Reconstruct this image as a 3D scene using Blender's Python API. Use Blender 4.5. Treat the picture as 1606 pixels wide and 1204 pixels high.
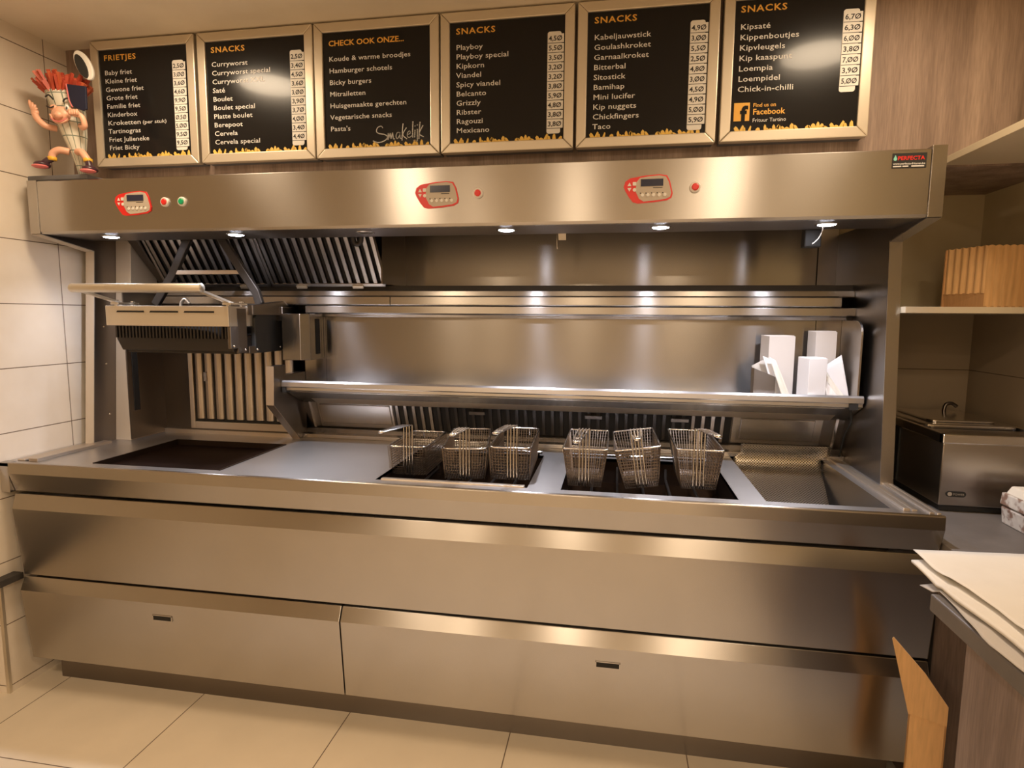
import bpy, bmesh, math, random
from mathutils import Vector, Matrix, Euler
random.seed(7)
for o in list(bpy.data.objects): bpy.data.objects.remove(o)
SC = bpy.context.scene
COL = SC.collection

# ---------------------------------------------------------------- camera
cam = bpy.data.cameras.new('camera')
cam.sensor_fit = 'HORIZONTAL'; cam.sensor_width = 36.0
cam.lens = 936.05 / 1606 * 36.0
cam.clip_start = 0.02
camo = bpy.data.objects.new('camera', cam); COL.objects.link(camo)
CAMR = ((0.98534, -0.16853, -0.02636), (0.17043, 0.9792, 0.11009), (0.00725, -0.11297, 0.99357))  # columns: right, forward, up
m = Matrix.Identity(4)
for r in range(3):
    m[r][0] = CAMR[r][0]; m[r][1] = CAMR[r][2]; m[r][2] = -CAMR[r][1]
m.translation = (2.2165, -1.8239, 1.4581)
camo.matrix_world = m
SC.camera = camo

# ---------------------------------------------------------------- world and exposure
w = bpy.data.worlds.new('world'); SC.world = w; w.use_nodes = True
w.node_tree.nodes['Background'].inputs[0].default_value = (1.0, 0.8, 0.58, 1)
w.node_tree.nodes['Background'].inputs[1].default_value = 0.02
SC.view_settings.view_transform = 'Standard'; SC.view_settings.look = 'None'
SC.view_settings.exposure = 0.0; SC.view_settings.gamma = 1.0
SC.view_settings.use_curve_mapping = False
WARM = (1.0, 0.775, 0.53)
COOL = (0.86, 0.88, 1.0)
CEIL_LAMPS = [(0.63, -0.10, 8.0), (2.98, -0.14, 7.0), (0.75, -2.0, 18), (2.9, -2.0, 15), (1.85, -3.2, 20), (0.7, -4.2, 14), (2.9, -4.2, 14)]  # last two are added lamps that brighten the unseen rear wall
LED_X = [0.251, 0.792, 1.31, 1.832, 2.356, 2.873]
LED_POWER = 27.0

# ---------------------------------------------------------------- materials
def mat(name, col=(0.5, 0.5, 0.5), rough=0.5, metal=0.0, **k):
    M = bpy.data.materials.new(name); M.use_nodes = True
    b = M.node_tree.nodes['Principled BSDF']
    b.inputs['Base Color'].default_value = (*col, 1); b.inputs['Roughness'].default_value = rough
    b.inputs['Metallic'].default_value = metal
    for kk, v in k.items(): b.inputs[kk].default_value = v
    return M
def N(M, t, **k):
    n = M.node_tree.nodes.new(t)
    for a, v in k.items(): setattr(n, a, v)
    return n
def L(M, a, b): M.node_tree.links.new(a, b)
def B(M): return M.node_tree.nodes['Principled BSDF']
def ramp(M, fac, stops):
    r = N(M, 'ShaderNodeValToRGB'); L(M, fac, r.inputs[0])
    e = r.color_ramp.elements
    while len(e) < len(stops): e.new(0.5)
    for el, (p, c) in zip(e, stops): el.position = p; el.color = (*c, 1)
    return r
def coords(M, scale=(1, 1, 1), loc=(0, 0, 0)):
    g = N(M, 'ShaderNodeNewGeometry'); mp = N(M, 'ShaderNodeMapping')
    mp.inputs['Scale'].default_value = scale; mp.inputs['Location'].default_value = loc
    L(M, g.outputs['Position'], mp.inputs[0]); return mp.outputs[0]
def noise(M, vec, scale, detail=3, rough=0.5):
    n = N(M, 'ShaderNodeTexNoise'); n.inputs['Scale'].default_value = scale
    n.inputs['Detail'].default_value = detail; n.inputs['Roughness'].default_value = rough
    if vec is not None: L(M, vec, n.inputs['Vector'])
    return n
def bump(M, h, strength=0.1, dist=0.01):
    b = N(M, 'ShaderNodeBump'); b.inputs['Strength'].default_value = strength; b.inputs['Distance'].default_value = dist
    L(M, h, b.inputs['Height']); L(M, b.outputs[0], B(M).inputs['Normal'])

def steel(name, col=(0.48, 0.455, 0.43), rough=0.27, aniso=0.88, grain=(1.5, 160, 160), var=0.02, tang=(0, -0.6, 1)):
    M = mat(name, col, rough, 1.0)
    n2 = noise(M, coords(M, (1, 1, 1)), 5, 3)
    c = ramp(M, n2.outputs['Fac'], [(0.05, tuple(x * 0.93 for x in col)), (0.95, tuple(min(1, x * 1.04) for x in col))])
    L(M, c.outputs[0], B(M).inputs['Base Color'])
    if aniso:
        B(M).inputs['Anisotropic'].default_value = aniso
        cx = N(M, 'ShaderNodeCombineXYZ')
        for i in range(3): cx.inputs[i].default_value = tang[i]
        L(M, cx.outputs[0], B(M).inputs['Tangent'])
    return M
STEEL = steel('brushed_steel')
STEEL_IN = steel('inner_brushed_steel', (0.36, 0.345, 0.335), 0.215, 0.92)
STEEL_DECK = steel('worn_deck_steel', (0.62, 0.60, 0.59), 0.36, 0.5, (3, 60, 3), 0.03)
STEEL_DARK = steel('dark_brushed_steel', (0.22, 0.195, 0.175), 0.30)  # darker tint of the brushed steel, for inner and back faces
STEEL_V = steel('upright_brushed_steel', (0.46, 0.42, 0.38), 0.30, 0.7, (160, 160, 2.0), 0.04, (1, 0.6, 0))
CHROME = mat('polished_steel', (0.78, 0.76, 0.74), 0.16, 1.0)
WIRE = mat('basket_wire_steel', (0.19, 0.155, 0.13), 0.34, 1.0)
ALU = mat('satin_aluminium', (0.74, 0.68, 0.58), 0.42, 0.85)
BLACKMETAL = mat('burnt_cast_iron', (0.03, 0.024, 0.02), 0.5, 0.3)
GRIDDLE = mat('seasoned_griddle_plate', (0.010, 0.004, 0.002), 0.6, 0.0, **{'Specular IOR Level': 0.08})
TANK = mat('greasy_tank_steel', (0.045, 0.028, 0.02), 0.35, 0.7)
OIL = mat('dark_frying_oil', (0.012, 0.006, 0.003), 0.08, 0.0)
GAP = mat('shadow_gap_black', (0.012, 0.010, 0.008), 0.8)
BLACK = mat('matt_black_plastic', (0.02, 0.02, 0.02), 0.5)
RUBBER = mat('black_rubber', (0.015, 0.015, 0.015), 0.7)
BEIGE = steel('fine_satin_steel', (0.62, 0.54, 0.45), 0.42, 0.3)

POSTM = mat('satin_grey_post', (0.60, 0.52, 0.42), 0.5, 0.35)
ARMM = mat('black_lift_arm', (0.05, 0.043, 0.038), 0.4, 0.6)
# tiles on the left wall: rows along Z, one joint along Y
def tile_wall():
    M = mat('cream_wall_tile', (0.78, 0.69, 0.56), 0.42)
    g = N(M, 'ShaderNodeNewGeometry'); s = N(M, 'ShaderNodeSeparateXYZ'); L(M, g.outputs['Position'], s.inputs[0])
    def joint(out, off, pitch, half):
        a = N(M, 'ShaderNodeMath', operation='SUBTRACT'); L(M, out, a.inputs[0]); a.inputs[1].default_value = off - pitch * 40.5
        b = N(M, 'ShaderNodeMath', operation='MODULO'); L(M, a.outputs[0], b.inputs[0]); b.inputs[1].default_value = pitch
        c = N(M, 'ShaderNodeMath', operation='SUBTRACT'); L(M, b.outputs[0], c.inputs[0]); c.inputs[1].default_value = pitch / 2
        d = N(M, 'ShaderNodeMath', operation='ABSOLUTE'); L(M, c.outputs[0], d.inputs[0])
        e = N(M, 'ShaderNodeMath', operation='LESS_THAN'); L(M, d.outputs[0], e.inputs[0]); e.inputs[1].default_value = half
        return e.outputs[0]
    jz = joint(s.outputs[2], 1.735, 0.2438, 0.0017)
    jy = joint(s.outputs[1], 0.318, 0.60, 0.0017)
    mx = N(M, 'ShaderNodeMath', operation='MAXIMUM'); L(M, jz, mx.inputs[0]); L(M, jy, mx.inputs[1])
    n = noise(M, coords(M), 7, 4)
    c = ramp(M, n.outputs['Fac'], [(0.3, (0.80, 0.71, 0.60)), (0.7, (0.86, 0.78, 0.68))])
    mix = N(M, 'ShaderNodeMix', data_type='RGBA'); L(M, mx.outputs[0], mix.inputs[0])
    L(M, c.outputs[0], mix.inputs[6]); mix.inputs[7].default_value = (0.16, 0.11, 0.07, 1)
    L(M, mix.outputs[2], B(M).inputs['Base Color'])
    inv = N(M, 'ShaderNodeMath', operation='SUBTRACT'); inv.inputs[0].default_value = 1; L(M, mx.outputs[0], inv.inputs[1])
    bump(M, inv.outputs[0], 0.4, 0.002)
    return M
TILE = tile_wall()
def floor_tile():
    M = mat('beige_floor_tile', (0.70, 0.58, 0.42), 0.38)
    bt = N(M, 'ShaderNodeTexBrick'); L(M, coords(M, (1, 1, 1), (-0.088 + 6.0, 6.0 + 0.318, 0)), bt.inputs['Vector'])
    bt.offset = 0.0; bt.inputs['Scale'].default_value = 1; bt.inputs['Brick Width'].default_value = 0.6
    bt.inputs['Row Height'].default_value = 0.6; bt.inputs['Mortar Size'].default_value = 0.0018; bt.inputs['Mortar Smooth'].default_value = 0
    bt.inputs['Color1'].default_value = (0.80, 0.69, 0.54, 1); bt.inputs['Color2'].default_value = (0.78, 0.67, 0.52, 1)
    bt.inputs['Mortar'].default_value = (0.16, 0.11, 0.075, 1)
    n = noise(M, coords(M), 5, 4)
    r = ramp(M, n.outputs['Fac'], [(0.3, (0.93, 0.93, 0.93)), (0.7, (1, 1, 1))])
    mm = N(M, 'ShaderNodeMix', data_type='RGBA', blend_type='MULTIPLY'); mm.inputs[0].default_value = 1
    L(M, bt.outputs[0], mm.inputs[6]); L(M, r.outputs[0], mm.inputs[7]); L(M, mm.outputs[2], B(M).inputs['Base Color'])
    return M
FLOOR = floor_tile()
def plaster(name, c1, c2, rough=0.85):
    M = mat(name, c1, rough); n = noise(M, coords(M), 9, 5)
    r = ramp(M, n.outputs['Fac'], [(0.3, c1), (0.7, c2)]); L(M, r.outputs[0], B(M).inputs['Base Color'])
    n2 = noise(M, coords(M), 90, 3); bump(M, n2.outputs['Fac'], 0.12, 0.002); return M
CEILM = plaster('tan_ceiling_paint', (0.80, 0.70, 0.55), (0.84, 0.74, 0.59))
NICHE = plaster('ochre_niche_paint', (0.62, 0.53, 0.34), (0.66, 0.57, 0.38))
def shaded_niche_tiles():
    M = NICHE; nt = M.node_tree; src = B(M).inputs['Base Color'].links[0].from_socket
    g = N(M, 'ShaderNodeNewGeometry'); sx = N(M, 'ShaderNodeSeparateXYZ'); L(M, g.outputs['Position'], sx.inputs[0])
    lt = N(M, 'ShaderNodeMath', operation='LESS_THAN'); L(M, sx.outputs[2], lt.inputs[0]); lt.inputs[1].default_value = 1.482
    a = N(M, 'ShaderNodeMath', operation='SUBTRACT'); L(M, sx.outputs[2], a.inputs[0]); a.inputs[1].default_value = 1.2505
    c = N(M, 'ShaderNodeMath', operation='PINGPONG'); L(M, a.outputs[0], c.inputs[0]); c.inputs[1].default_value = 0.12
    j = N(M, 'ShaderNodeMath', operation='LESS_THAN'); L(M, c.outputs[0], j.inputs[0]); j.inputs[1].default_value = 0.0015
    t = N(M, 'ShaderNodeMix', data_type='RGBA'); L(M, j.outputs[0], t.inputs[0]); t.inputs[6].default_value = (0.30, 0.235, 0.16, 1); t.inputs[7].default_value = (0.08, 0.055, 0.035, 1)  # tile tone darkened to paint in the shade under the shelf
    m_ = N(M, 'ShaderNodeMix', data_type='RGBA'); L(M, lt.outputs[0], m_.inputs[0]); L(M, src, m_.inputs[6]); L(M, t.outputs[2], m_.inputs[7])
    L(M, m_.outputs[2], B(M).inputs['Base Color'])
shaded_niche_tiles()
ROOMW = plaster('warm_room_paint', (0.74, 0.66, 0.54), (0.78, 0.70, 0.58))
def woodgrain(name, c1, c2, c3, sc=(7, 7, 0.35), off=(0, 0, 0), rough=0.55):
    M = mat(name, c1, rough); v = coords(M, sc, off)
    n = noise(M, v, 1.7, 6, 0.62)
    r = ramp(M, n.outputs['Fac'], [(0.28, c3), (0.48, c1), (0.68, c2)])
    n2 = noise(M, coords(M, (70, 70, 5)), 3, 4)
    r2 = ramp(M, n2.outputs['Fac'], [(0.3, (0.80, 0.80, 0.80)), (0.7, (1.08, 1.08, 1.08))])
    mm = N(M, 'ShaderNodeMix', data_type='RGBA', blend_type='MULTIPLY'); mm.inputs[0].default_value = 1
    L(M, r.outputs[0], mm.inputs[6]); L(M, r2.outputs[0], mm.inputs[7]); L(M, mm.outputs[2], B(M).inputs['Base Color'])
    bump(M, n2.outputs['Fac'], 0.1, 0.002); return M
CLAD = woodgrain('brown_grained_cladding', (0.30, 0.215, 0.17), (0.42, 0.31, 0.245), (0.17, 0.12, 0.09))
CABW = woodgrain('greyed_wood_laminate', (0.225, 0.165, 0.135), (0.30, 0.225, 0.185), (0.155, 0.11, 0.088), (9, 9, 0.6), (3, 1, 2))
STONE = plaster('dark_grey_worktop', (0.115, 0.10, 0.09), (0.155, 0.135, 0.12), 0.45)
DARKST = plaster('near_black_stone', (0.030, 0.026, 0.024), (0.045, 0.039, 0.035), 0.5)
SHELFM = mat('cream_shelf_board', (0.60, 0.51, 0.36), 0.5)
def cardboard(name, c):
    M = mat(name, c, 0.85); n = noise(M, coords(M, (120, 120, 12)), 1, 3)
    r = ramp(M, n.outputs['Fac'], [(0.3, tuple(x * 0.88 for x in c)), (0.7, tuple(min(1, x * 1.08) for x in c))])
    L(M, r.outputs[0], B(M).inputs['Base Color']); return M
CARD = cardboard('brown_cardboard', (0.74, 0.44, 0.19))
CARD_IN = cardboard('pale_cardboard', (0.50, 0.27, 0.11))
PAPER = plaster('greaseproof_paper', (0.74, 0.68, 0.58), (0.79, 0.73, 0.63), 0.8)
PAPERW = mat('white_bag_paper', (0.80, 0.77, 0.76), 0.8)
PAPERW2 = mat('off_white_bag_paper', (0.72, 0.66, 0.61), 0.85)
PAPERG = mat('greyish_wrap_paper', (0.50, 0.45, 0.39), 0.85)
FRAMEM = mat('champagne_frame_profile', (0.70, 0.62, 0.50), 0.35, 0.55)
BOARDM = mat('black_menu_print', (0.012, 0.011, 0.011), 0.20, 0.0, **{'Specular IOR Level': 0.2})
B(BOARDM).inputs['Coat Weight'].default_value = 0.13; B(BOARDM).inputs['Coat Roughness'].default_value = 0.08
TXTW = mat('white_lettering', (0.72, 0.70, 0.67), 0.6)
TXTO = mat('orange_lettering', (0.80, 0.42, 0.06), 0.6)
TAGM = mat('white_price_tag', (0.76, 0.73, 0.68), 0.5)
TAGT = mat('dark_price_digits', (0.022, 0.02, 0.02), 0.6)
FRYY = mat('yellow_fries_print', (0.78, 0.50, 0.10), 0.6)
RED = mat('signal_red', (0.75, 0.03, 0.025), 0.35)
GREEN = mat('signal_green', (0.01, 0.38, 0.16), 0.35)
WHITEP = mat('white_plastic', (0.80, 0.76, 0.70), 0.4)
GREYP = mat('grey_membrane', (0.52, 0.45, 0.37), 0.45)
LCD = mat('dark_lcd', (0.03, 0.035, 0.07), 0.15)
TEAL = mat('teal_print', (0.25, 0.62, 0.52), 0.5)
def emis(name, col, s):
    M = mat(name, col, 0.4); B(M).inputs['Emission Color'].default_value = (*col, 1); B(M).inputs['Emission Strength'].default_value = s; return M
LEDM = emis('led_lens', COOL, 45)
LAMPM = emis('lamp_diffuser', WARM, 3)
LENSOFF = mat('unlit_lens', (0.10, 0.09, 0.08), 0.15)
SKIN = mat('painted_skin', (0.78, 0.42, 0.28), 0.4)
FRIESRED = mat('painted_red_fries', (0.48, 0.07, 0.035), 0.45)
FRIESOR = mat('painted_orange_fries', (0.58, 0.13, 0.055), 0.45)
SHOE = mat('dark_shoe_paint', (0.05, 0.02, 0.03), 0.35)
PINK = mat('pink_sole_paint', (0.75, 0.20, 0.20), 0.4)
YELLOW = mat('yellow_sock_paint', (0.80, 0.46, 0.04), 0.45)
SLATE = mat('navy_slate', (0.012, 0.014, 0.035), 0.4)
GREYTRAY = mat('grey_tray', (0.13, 0.13, 0.14), 0.5)
def checked():
    M = mat('checked_cone_paint', (0.72, 0.68, 0.56), 0.5)
    bt = N(M, 'ShaderNodeTexBrick'); uv = N(M, 'ShaderNodeUVMap'); L(M, uv.outputs[0], bt.inputs['Vector'])
    bt.offset = 0; bt.inputs['Scale'].default_value = 1; bt.inputs['Brick Width'].default_value = 0.09; bt.inputs['Row Height'].default_value = 0.16
    bt.inputs['Mortar Size'].default_value = 0.006; bt.inputs['Color1'].default_value = (0.72, 0.69, 0.58, 1); bt.inputs['Color2'].default_value = (0.70, 0.66, 0.55, 1)
    bt.inputs['Mortar'].default_value = (0.18, 0.22, 0.17, 1); L(M, bt.outputs[0], B(M).inputs['Base Color']); return M
CHECK = checked()
def perforated():
    M = mat('perforated_steel', (0.66, 0.60, 0.50), 0.30, 1.0)
    uv = N(M, 'ShaderNodeUVMap'); vo = N(M, 'ShaderNodeTexVoronoi'); vo.voronoi_dimensions = '2D'; vo.feature = 'F1'
    vo.inputs['Scale'].default_value = 1; vo.inputs['Randomness'].default_value = 0
    mp = N(M, 'ShaderNodeMapping'); mp.inputs['Rotation'].default_value = (0, 0, math.radians(45)); mp.inputs['Scale'].default_value = (130, 130, 1)
    L(M, uv.outputs[0], mp.inputs[0]); L(M, mp.outputs[0], vo.inputs['Vector'])
    lt = N(M, 'ShaderNodeMath', operation='GREATER_THAN'); L(M, vo.outputs['Distance'], lt.inputs[0]); lt.inputs[1].default_value = 0.36
    L(M, lt.outputs[0], B(M).inputs['Alpha']); return M
PERF = perforated()
def marble():
    M = mat('printed_box_paper', (0.7, 0.66, 0.6), 0.6); n = noise(M, coords(M, (1, 1, 1)), 28, 3)
    r = ramp(M, n.outputs['Fac'], [(0.42, (0.26, 0.16, 0.12)), (0.5, (0.62, 0.57, 0.52)), (0.7, (0.72, 0.68, 0.62))]); L(M, r.outputs[0], B(M).inputs['Base Color']); return M
MARBLE = marble()

# ---------------------------------------------------------------- builders
class MB:
    def __init__(s): s.v = []; s.f = []; s.m = []; s.uv = None
    def add(s, vs, fs, mi=0):
        o = len(s.v); s.v += [tuple(p) for p in vs]
        for f in fs: s.f.append(tuple(i + o for i in f)); s.m.append(mi)
        return s
    def box(s, x0, x1, y0, y1, z0, z1, mi=0):
        vs = [(x, y, z) for x in (x0, x1) for y in (y0, y1) for z in (z0, z1)]
        return s.add(vs, [(0, 1, 3, 2), (4, 6, 7, 5), (0, 4, 5, 1), (2, 3, 7, 6), (0, 2, 6, 4), (1, 5, 7, 3)], mi)
    def prism(s, prof, axis, lo, hi, mi=0):
        n = len(prof)
        def P(a, b, t): return {'x': (t, a, b), 'y': (a, t, b), 'z': (a, b, t)}[axis]
        vs = [P(a, b, lo) for a, b in prof] + [P(a, b, hi) for a, b in prof]
        fs = [tuple(range(n - 1, -1, -1)), tuple(range(n, 2 * n))] + [(i, (i + 1) % n, (i + 1) % n + n, i + n) for i in range(n)]
        return s.add(vs, fs, mi)
    def sheet(s, prof, x0, x1, t, mi=0):
        """open (y,z) profile swept along x with thickness t"""
        n = len(prof); off = []
        for i in range(n):
            a = Vector(prof[max(0, i - 1)]); b = Vector(prof[min(n - 1, i + 1)]); d = (b - a).normalized()
            off.append((prof[i][0] - d.y * t, prof[i][1] + d.x * t))
        vs = [(x, *p) for x in (x0, x1) for p in list(prof) + off]
        k = 2 * n; fs = []
        for i in range(n - 1):
            fs += [(i, i + 1, k + i + 1, k + i), (n + i, k + n + i, k + n + i + 1, n + i + 1), (i, n + i, n + i + 1, i + 1), (k + i, k + i + 1, k + n + i + 1, k + n + i)]
        fs += [(0, k, k + n, n), (n - 1, 2 * n - 1, k + 2 * n - 1, k + n - 1)]
        return s.add(vs, fs, mi)
    def tube(s, pts, r, seg=8, closed=False, mi=0):
        pts = [Vector(p) for p in pts]; n = len(pts); rs = r if isinstance(r, (list, tuple)) else [r] * n
        up = None; rings = []
        for i, p in enumerate(pts):
            a = pts[(i - 1) % n] if (closed or i > 0) else p; b = pts[(i + 1) % n] if (closed or i < n - 1) else p
            d = (b - a)
            d = d.normalized() if d.length > 1e-9 else Vector((0, 0, 1))
            if up is None: up = Vector((0, 0, 1)) if abs(d.z) < 0.9 else Vector((1, 0, 0))
            x = d.cross(up)
            if x.length < 1e-6: x = d.orthogonal()
            x.normalize(); up = x.cross(d).normalized()
            rings.append([p + rs[i] * (math.cos(t) * x + math.sin(t) * up) for t in [2 * math.pi * (k + 0.5) / seg for k in range(seg)]])
        vs = [q for R_ in rings for q in R_]; fs = []
        for i in range(n if closed else n - 1):
            j = (i + 1) % n
            for k in range(seg): fs.append((i * seg + k, i * seg + (k + 1) % seg, j * seg + (k + 1) % seg, j * seg + k))
        if not closed: fs += [tuple(range(seg - 1, -1, -1)), tuple(range((n - 1) * seg, n * seg))]
        return s.add(vs, fs, mi)
    def lathe(s, prof, c=(0, 0, 0), seg=20, axis='z', mi=0):
        vs = []; n = len(prof)
        for r, h in prof:
            for k in range(seg):
                t = 2 * math.pi * k / seg; a, b = r * math.cos(t), r * math.sin(t)
                p = {'z': (a, b, h), 'y': (a, h, b), 'x': (h, a, b)}[axis]
                vs.append(tuple(p[i] + c[i] for i in range(3)))
        fs = [(i * seg + k, i * seg + (k + 1) % seg, (i + 1) * seg + (k + 1) % seg, (i + 1) * seg + k) for i in range(n - 1) for k in range(seg)]
        fs += [tuple(range(seg - 1, -1, -1)), tuple(range((n - 1) * seg, n * seg))]
        return s.add(vs, fs, mi)
    def ball(s, c, r, seg=12, mi=0):
        r = r if isinstance(r, (tuple, list)) else (r, r, r); n = seg // 2; vs = []
        for i in range(1, n):
            t = math.pi * i / n
            for k in range(seg):
                p = 2 * math.pi * k / seg; vs.append((c[0] + r[0] * math.sin(t) * math.cos(p), c[1] + r[1] * math.sin(t) * math.sin(p), c[2] + r[2] * math.cos(t)))
        T = len(vs); vs += [(c[0], c[1], c[2] + r[2]), (c[0], c[1], c[2] - r[2])]; fs = []
        for i in range(n - 2):
            for k in range(seg): fs.append((i * seg + k, (i + 1) * seg + k, (i + 1) * seg + (k + 1) % seg, i * seg + (k + 1) % seg))
        for k in range(seg): fs += [(T, k, (k + 1) % seg), (T + 1, (n - 2) * seg + (k + 1) % seg, (n - 2) * seg + k)]
        return s.add(vs, fs, mi)
    def slab(s, poly, y0, y1, mi=0): return s.prism(poly, 'y', y0, y1, mi)
    def xf(s, M_, start=0):
        for i in range(start, len(s.v)): s.v[i] = tuple(M_ @ Vector(s.v[i]))
        return s
    def build(s, name, mats, parent=None, bevel=0, smooth=False, local=False):
        me = bpy.data.meshes.new(name)
        off = Vector((0, 0, 0))
        if parent is not None and not local: off = origin(parent)
        me.from_pydata([tuple(Vector(p) - off) for p in s.v], [], s.f); me.validate()
        for mm in (mats if isinstance(mats, (list, tuple)) else [mats]): me.materials.append(mm)
        if len(me.polygons) == len(s.m): me.polygons.foreach_set('material_index', s.m)
        bm = bmesh.new(); bm.from_mesh(me); bmesh.ops.recalc_face_normals(bm, faces=bm.faces); bm.to_mesh(me); bm.free()
        if smooth: me.polygons.foreach_set('use_smooth', [True] * len(me.polygons))
        o = bpy.data.objects.new(name, me); COL.objects.link(o)
        if parent is not None: o.parent = parent
        if bevel:
            b = o.modifiers.new('edge', 'BEVEL'); b.width = bevel; b.segments = 2; b.limit_method = 'ANGLE'; b.angle_limit = math.radians(40)
            if not smooth: b.harden_normals = False
        return o
def origin(o):
    while o.parent is not None: o = o.parent
    return Vector(o.location)
def tag(o, label, cat, group=None, kind=None):
    o['label'] = label; o['category'] = cat
    if group: o['group'] = group
    if kind: o['kind'] = kind
    return o
def thing(name, label, cat, loc=(0, 0, 0), group=None, rot=0):
    o = bpy.data.objects.new(name, None); COL.objects.link(o); o.location = loc; o.rotation_euler = (0, 0, rot)
    o.empty_display_size = 0.05
    return tag(o, label, cat, group)
def struct(name, mb, m_, label, cat):
    o = mb.build(name, m_); o['kind'] = 'structure'; o['label'] = label; o['category'] = cat; return o
def relabel(o, label): o['label'] = label; return o

_fc = {}
def text_mb(mb, txt, x, z, y, cap, mi=0, align='LEFT', width=None, bold=0.0, space=1.0, shear=0.0, M_=None, wide=1.0):
    """flat lettering in the XZ plane facing -Y; cap = capital height in metres"""
    cu = bpy.data.curves.new('t', 'FONT'); cu.body = txt; cu.size = 1.0; cu.resolution_u = 2; cu.offset = bold; cu.space_character = space; cu.shear = shear
    cu.align_x = align; cu.fill_mode = 'FRONT'
    o = bpy.data.objects.new('t', cu); COL.objects.link(o)
    dg = bpy.context.evaluated_depsgraph_get(); me = bpy.data.meshes.new_from_object(o.evaluated_get(dg))
    k = cap / 0.72
    xs = [v.co.x for v in me.vertices]
    kx = k * wide
    if width and xs: kx = width / (max(xs) - min(xs))
    vs = [(x + v.co.x * kx, y, z + v.co.y * k) for v in me.vertices]
    if M_ is not None: vs = [tuple(M_ @ Vector(v)) for v in vs]
    mb.add(vs, [tuple(p.vertices) for p in me.polygons], mi)
    bpy.data.objects.remove(o); bpy.data.curves.remove(cu); bpy.data.meshes.remove(me)

def rrect(x0, x1, z0, z1, r, n=5):
    out = []
    for cx, cz, a0 in ((x1 - r, z0 + r, -90), (x1 - r, z1 - r, 0), (x0 + r, z1 - r, 90), (x0 + r, z0 + r, 180)):
        for k in range(n + 1):
            t = math.radians(a0 + 90 * k / n); out.append((cx + r * math.cos(t), cz + r * math.sin(t)))
    return out
def smooth_path(pts, n=6):
    """Catmull-Rom through points"""
    P = [Vector(p) for p in pts]; out = []
    for i in range(len(P) - 1):
        p0 = P[max(0, i - 1)]; p1 = P[i]; p2 = P[i + 1]; p3 = P[min(len(P) - 1, i + 2)]
        for k in range(n):
            t = k / n
            out.append(0.5 * ((2 * p1) + (p2 - p0) * t + (2 * p0 - 5 * p1 + 4 * p2 - p3) * t * t + (3 * p1 - p0 - 3 * p2 + p3) * t ** 3))
    out.append(P[-1]); return out

# ================================================================ ROOM
WX = -0.045; W = 3.154; CZ = 2.53; RX = 3.66; YB = 0.92; YU = 0.42
struct('floor', MB().box(-1.9, RX + 0.1, -4.9, 1.0, -0.06, 0.0), FLOOR, 'beige square floor tiles in front of the frying range', 'floor')
struct('ceiling', MB().box(-1.9, RX + 0.1, -4.9, YB + 0.1, CZ, CZ + 0.06), CEILM, 'tan painted ceiling above the menu boards', 'ceiling')
struct('wall_left', MB().box(-1.9, WX, -0.032, YB, 0, CZ), TILE, 'cream tiled wall at the left end of the range', 'wall')
struct('wall_upper', MB().box(WX, RX, YU, YB, 1.955, CZ), CLAD, 'brown grained cladding wall behind the menu boards', 'wall')
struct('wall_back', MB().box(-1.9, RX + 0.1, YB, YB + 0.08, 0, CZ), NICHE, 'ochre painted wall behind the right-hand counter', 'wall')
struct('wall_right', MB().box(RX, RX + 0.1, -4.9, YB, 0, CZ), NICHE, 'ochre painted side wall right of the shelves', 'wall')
struct('wall_rear', MB().box(-1.9, RX + 0.1, -4.9, -4.8, 0, CZ), ROOMW, 'plain painted wall on the customer side of the room', 'wall')
struct('wall_side', MB().box(-1.9, -1.8, -4.8, -0.032, 0, CZ), ROOMW, 'plain painted side wall of the customer area', 'wall')
struct('trim_1', MB().box(WX - 0.012, WX + 0.002, -0.0345, -0.024, 0.0, 0.44), ALU, 'metal edge trim on the end of the tiled wall', 'trim')

# ================================================================ FRYING RANGE
fr = thing('frying_range', 'long brushed steel frying range with deep fryers, griddle and drawer fronts', 'frying range', (W / 2, 0.4, 0))
XI, XJ = 0.04, 3.114
# deck
d = MB(); xs = [-0.04, 0.305, 0.832, 1.42, 1.945, 2.055, 2.605, 2.685, 3.035, 3.15]
for i in range(9):
    a, b = xs[i], xs[i + 1]
    hole = {1: (0.06, 0.50), 3: (0.06, 0.525), 5: (0.06, 0.525), 7: (0.06, 0.672)}.get(i)
    if hole: d.box(a, b, 0.0, hole[0], 0.888, 0.9); d.box(a, b, hole[1], 0.70, 0.888, 0.9)
    else: d.box(a, b, 0.0, 0.70, 0.888, 0.9)
d.build('deck', STEEL_DECK, fr)
MB().prism([(0.002, 0.905), (-0.003, 0.902), (-0.004, 0.862), (0.018, 0.79), (0.035, 0.79), (0.035, 0.889), (0.022, 0.9)], 'x', 0.0, W).build('front_apron', STEEL, fr, 0.003)
MB().prism([(0.0, 0.789), (0.0, 0.90), (0.0, 0.902), (0.034, 0.902), (0.034, 0.789)], 'x', -0.04, -0.001).build('wall_strip', STEEL, fr)
for a in ((-0.005, 0.028, 0.04, 0.375, 0.9, 0.906), (0.045, 0.085, 0.04, 0.38, 0.9, 0.912), (3.06, 3.078, 0.04, 0.66, 0.9, 0.909), (3.083, 3.098, 0.04, 0.66, 0.9, 0.906), (3.12, 3.134, 0.02, 0.34, 0.9, 0.907), (3.14, 3.152, 0.02, 0.34, 0.9, 0.905)):
    MB().box(*a).build('deck_rail', BEIGE, fr, 0.002)
MB().box(0.03, 0.044, 0.04, 0.375, 0.9, 0.9015).build('deck_groove', GAP, fr)
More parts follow.
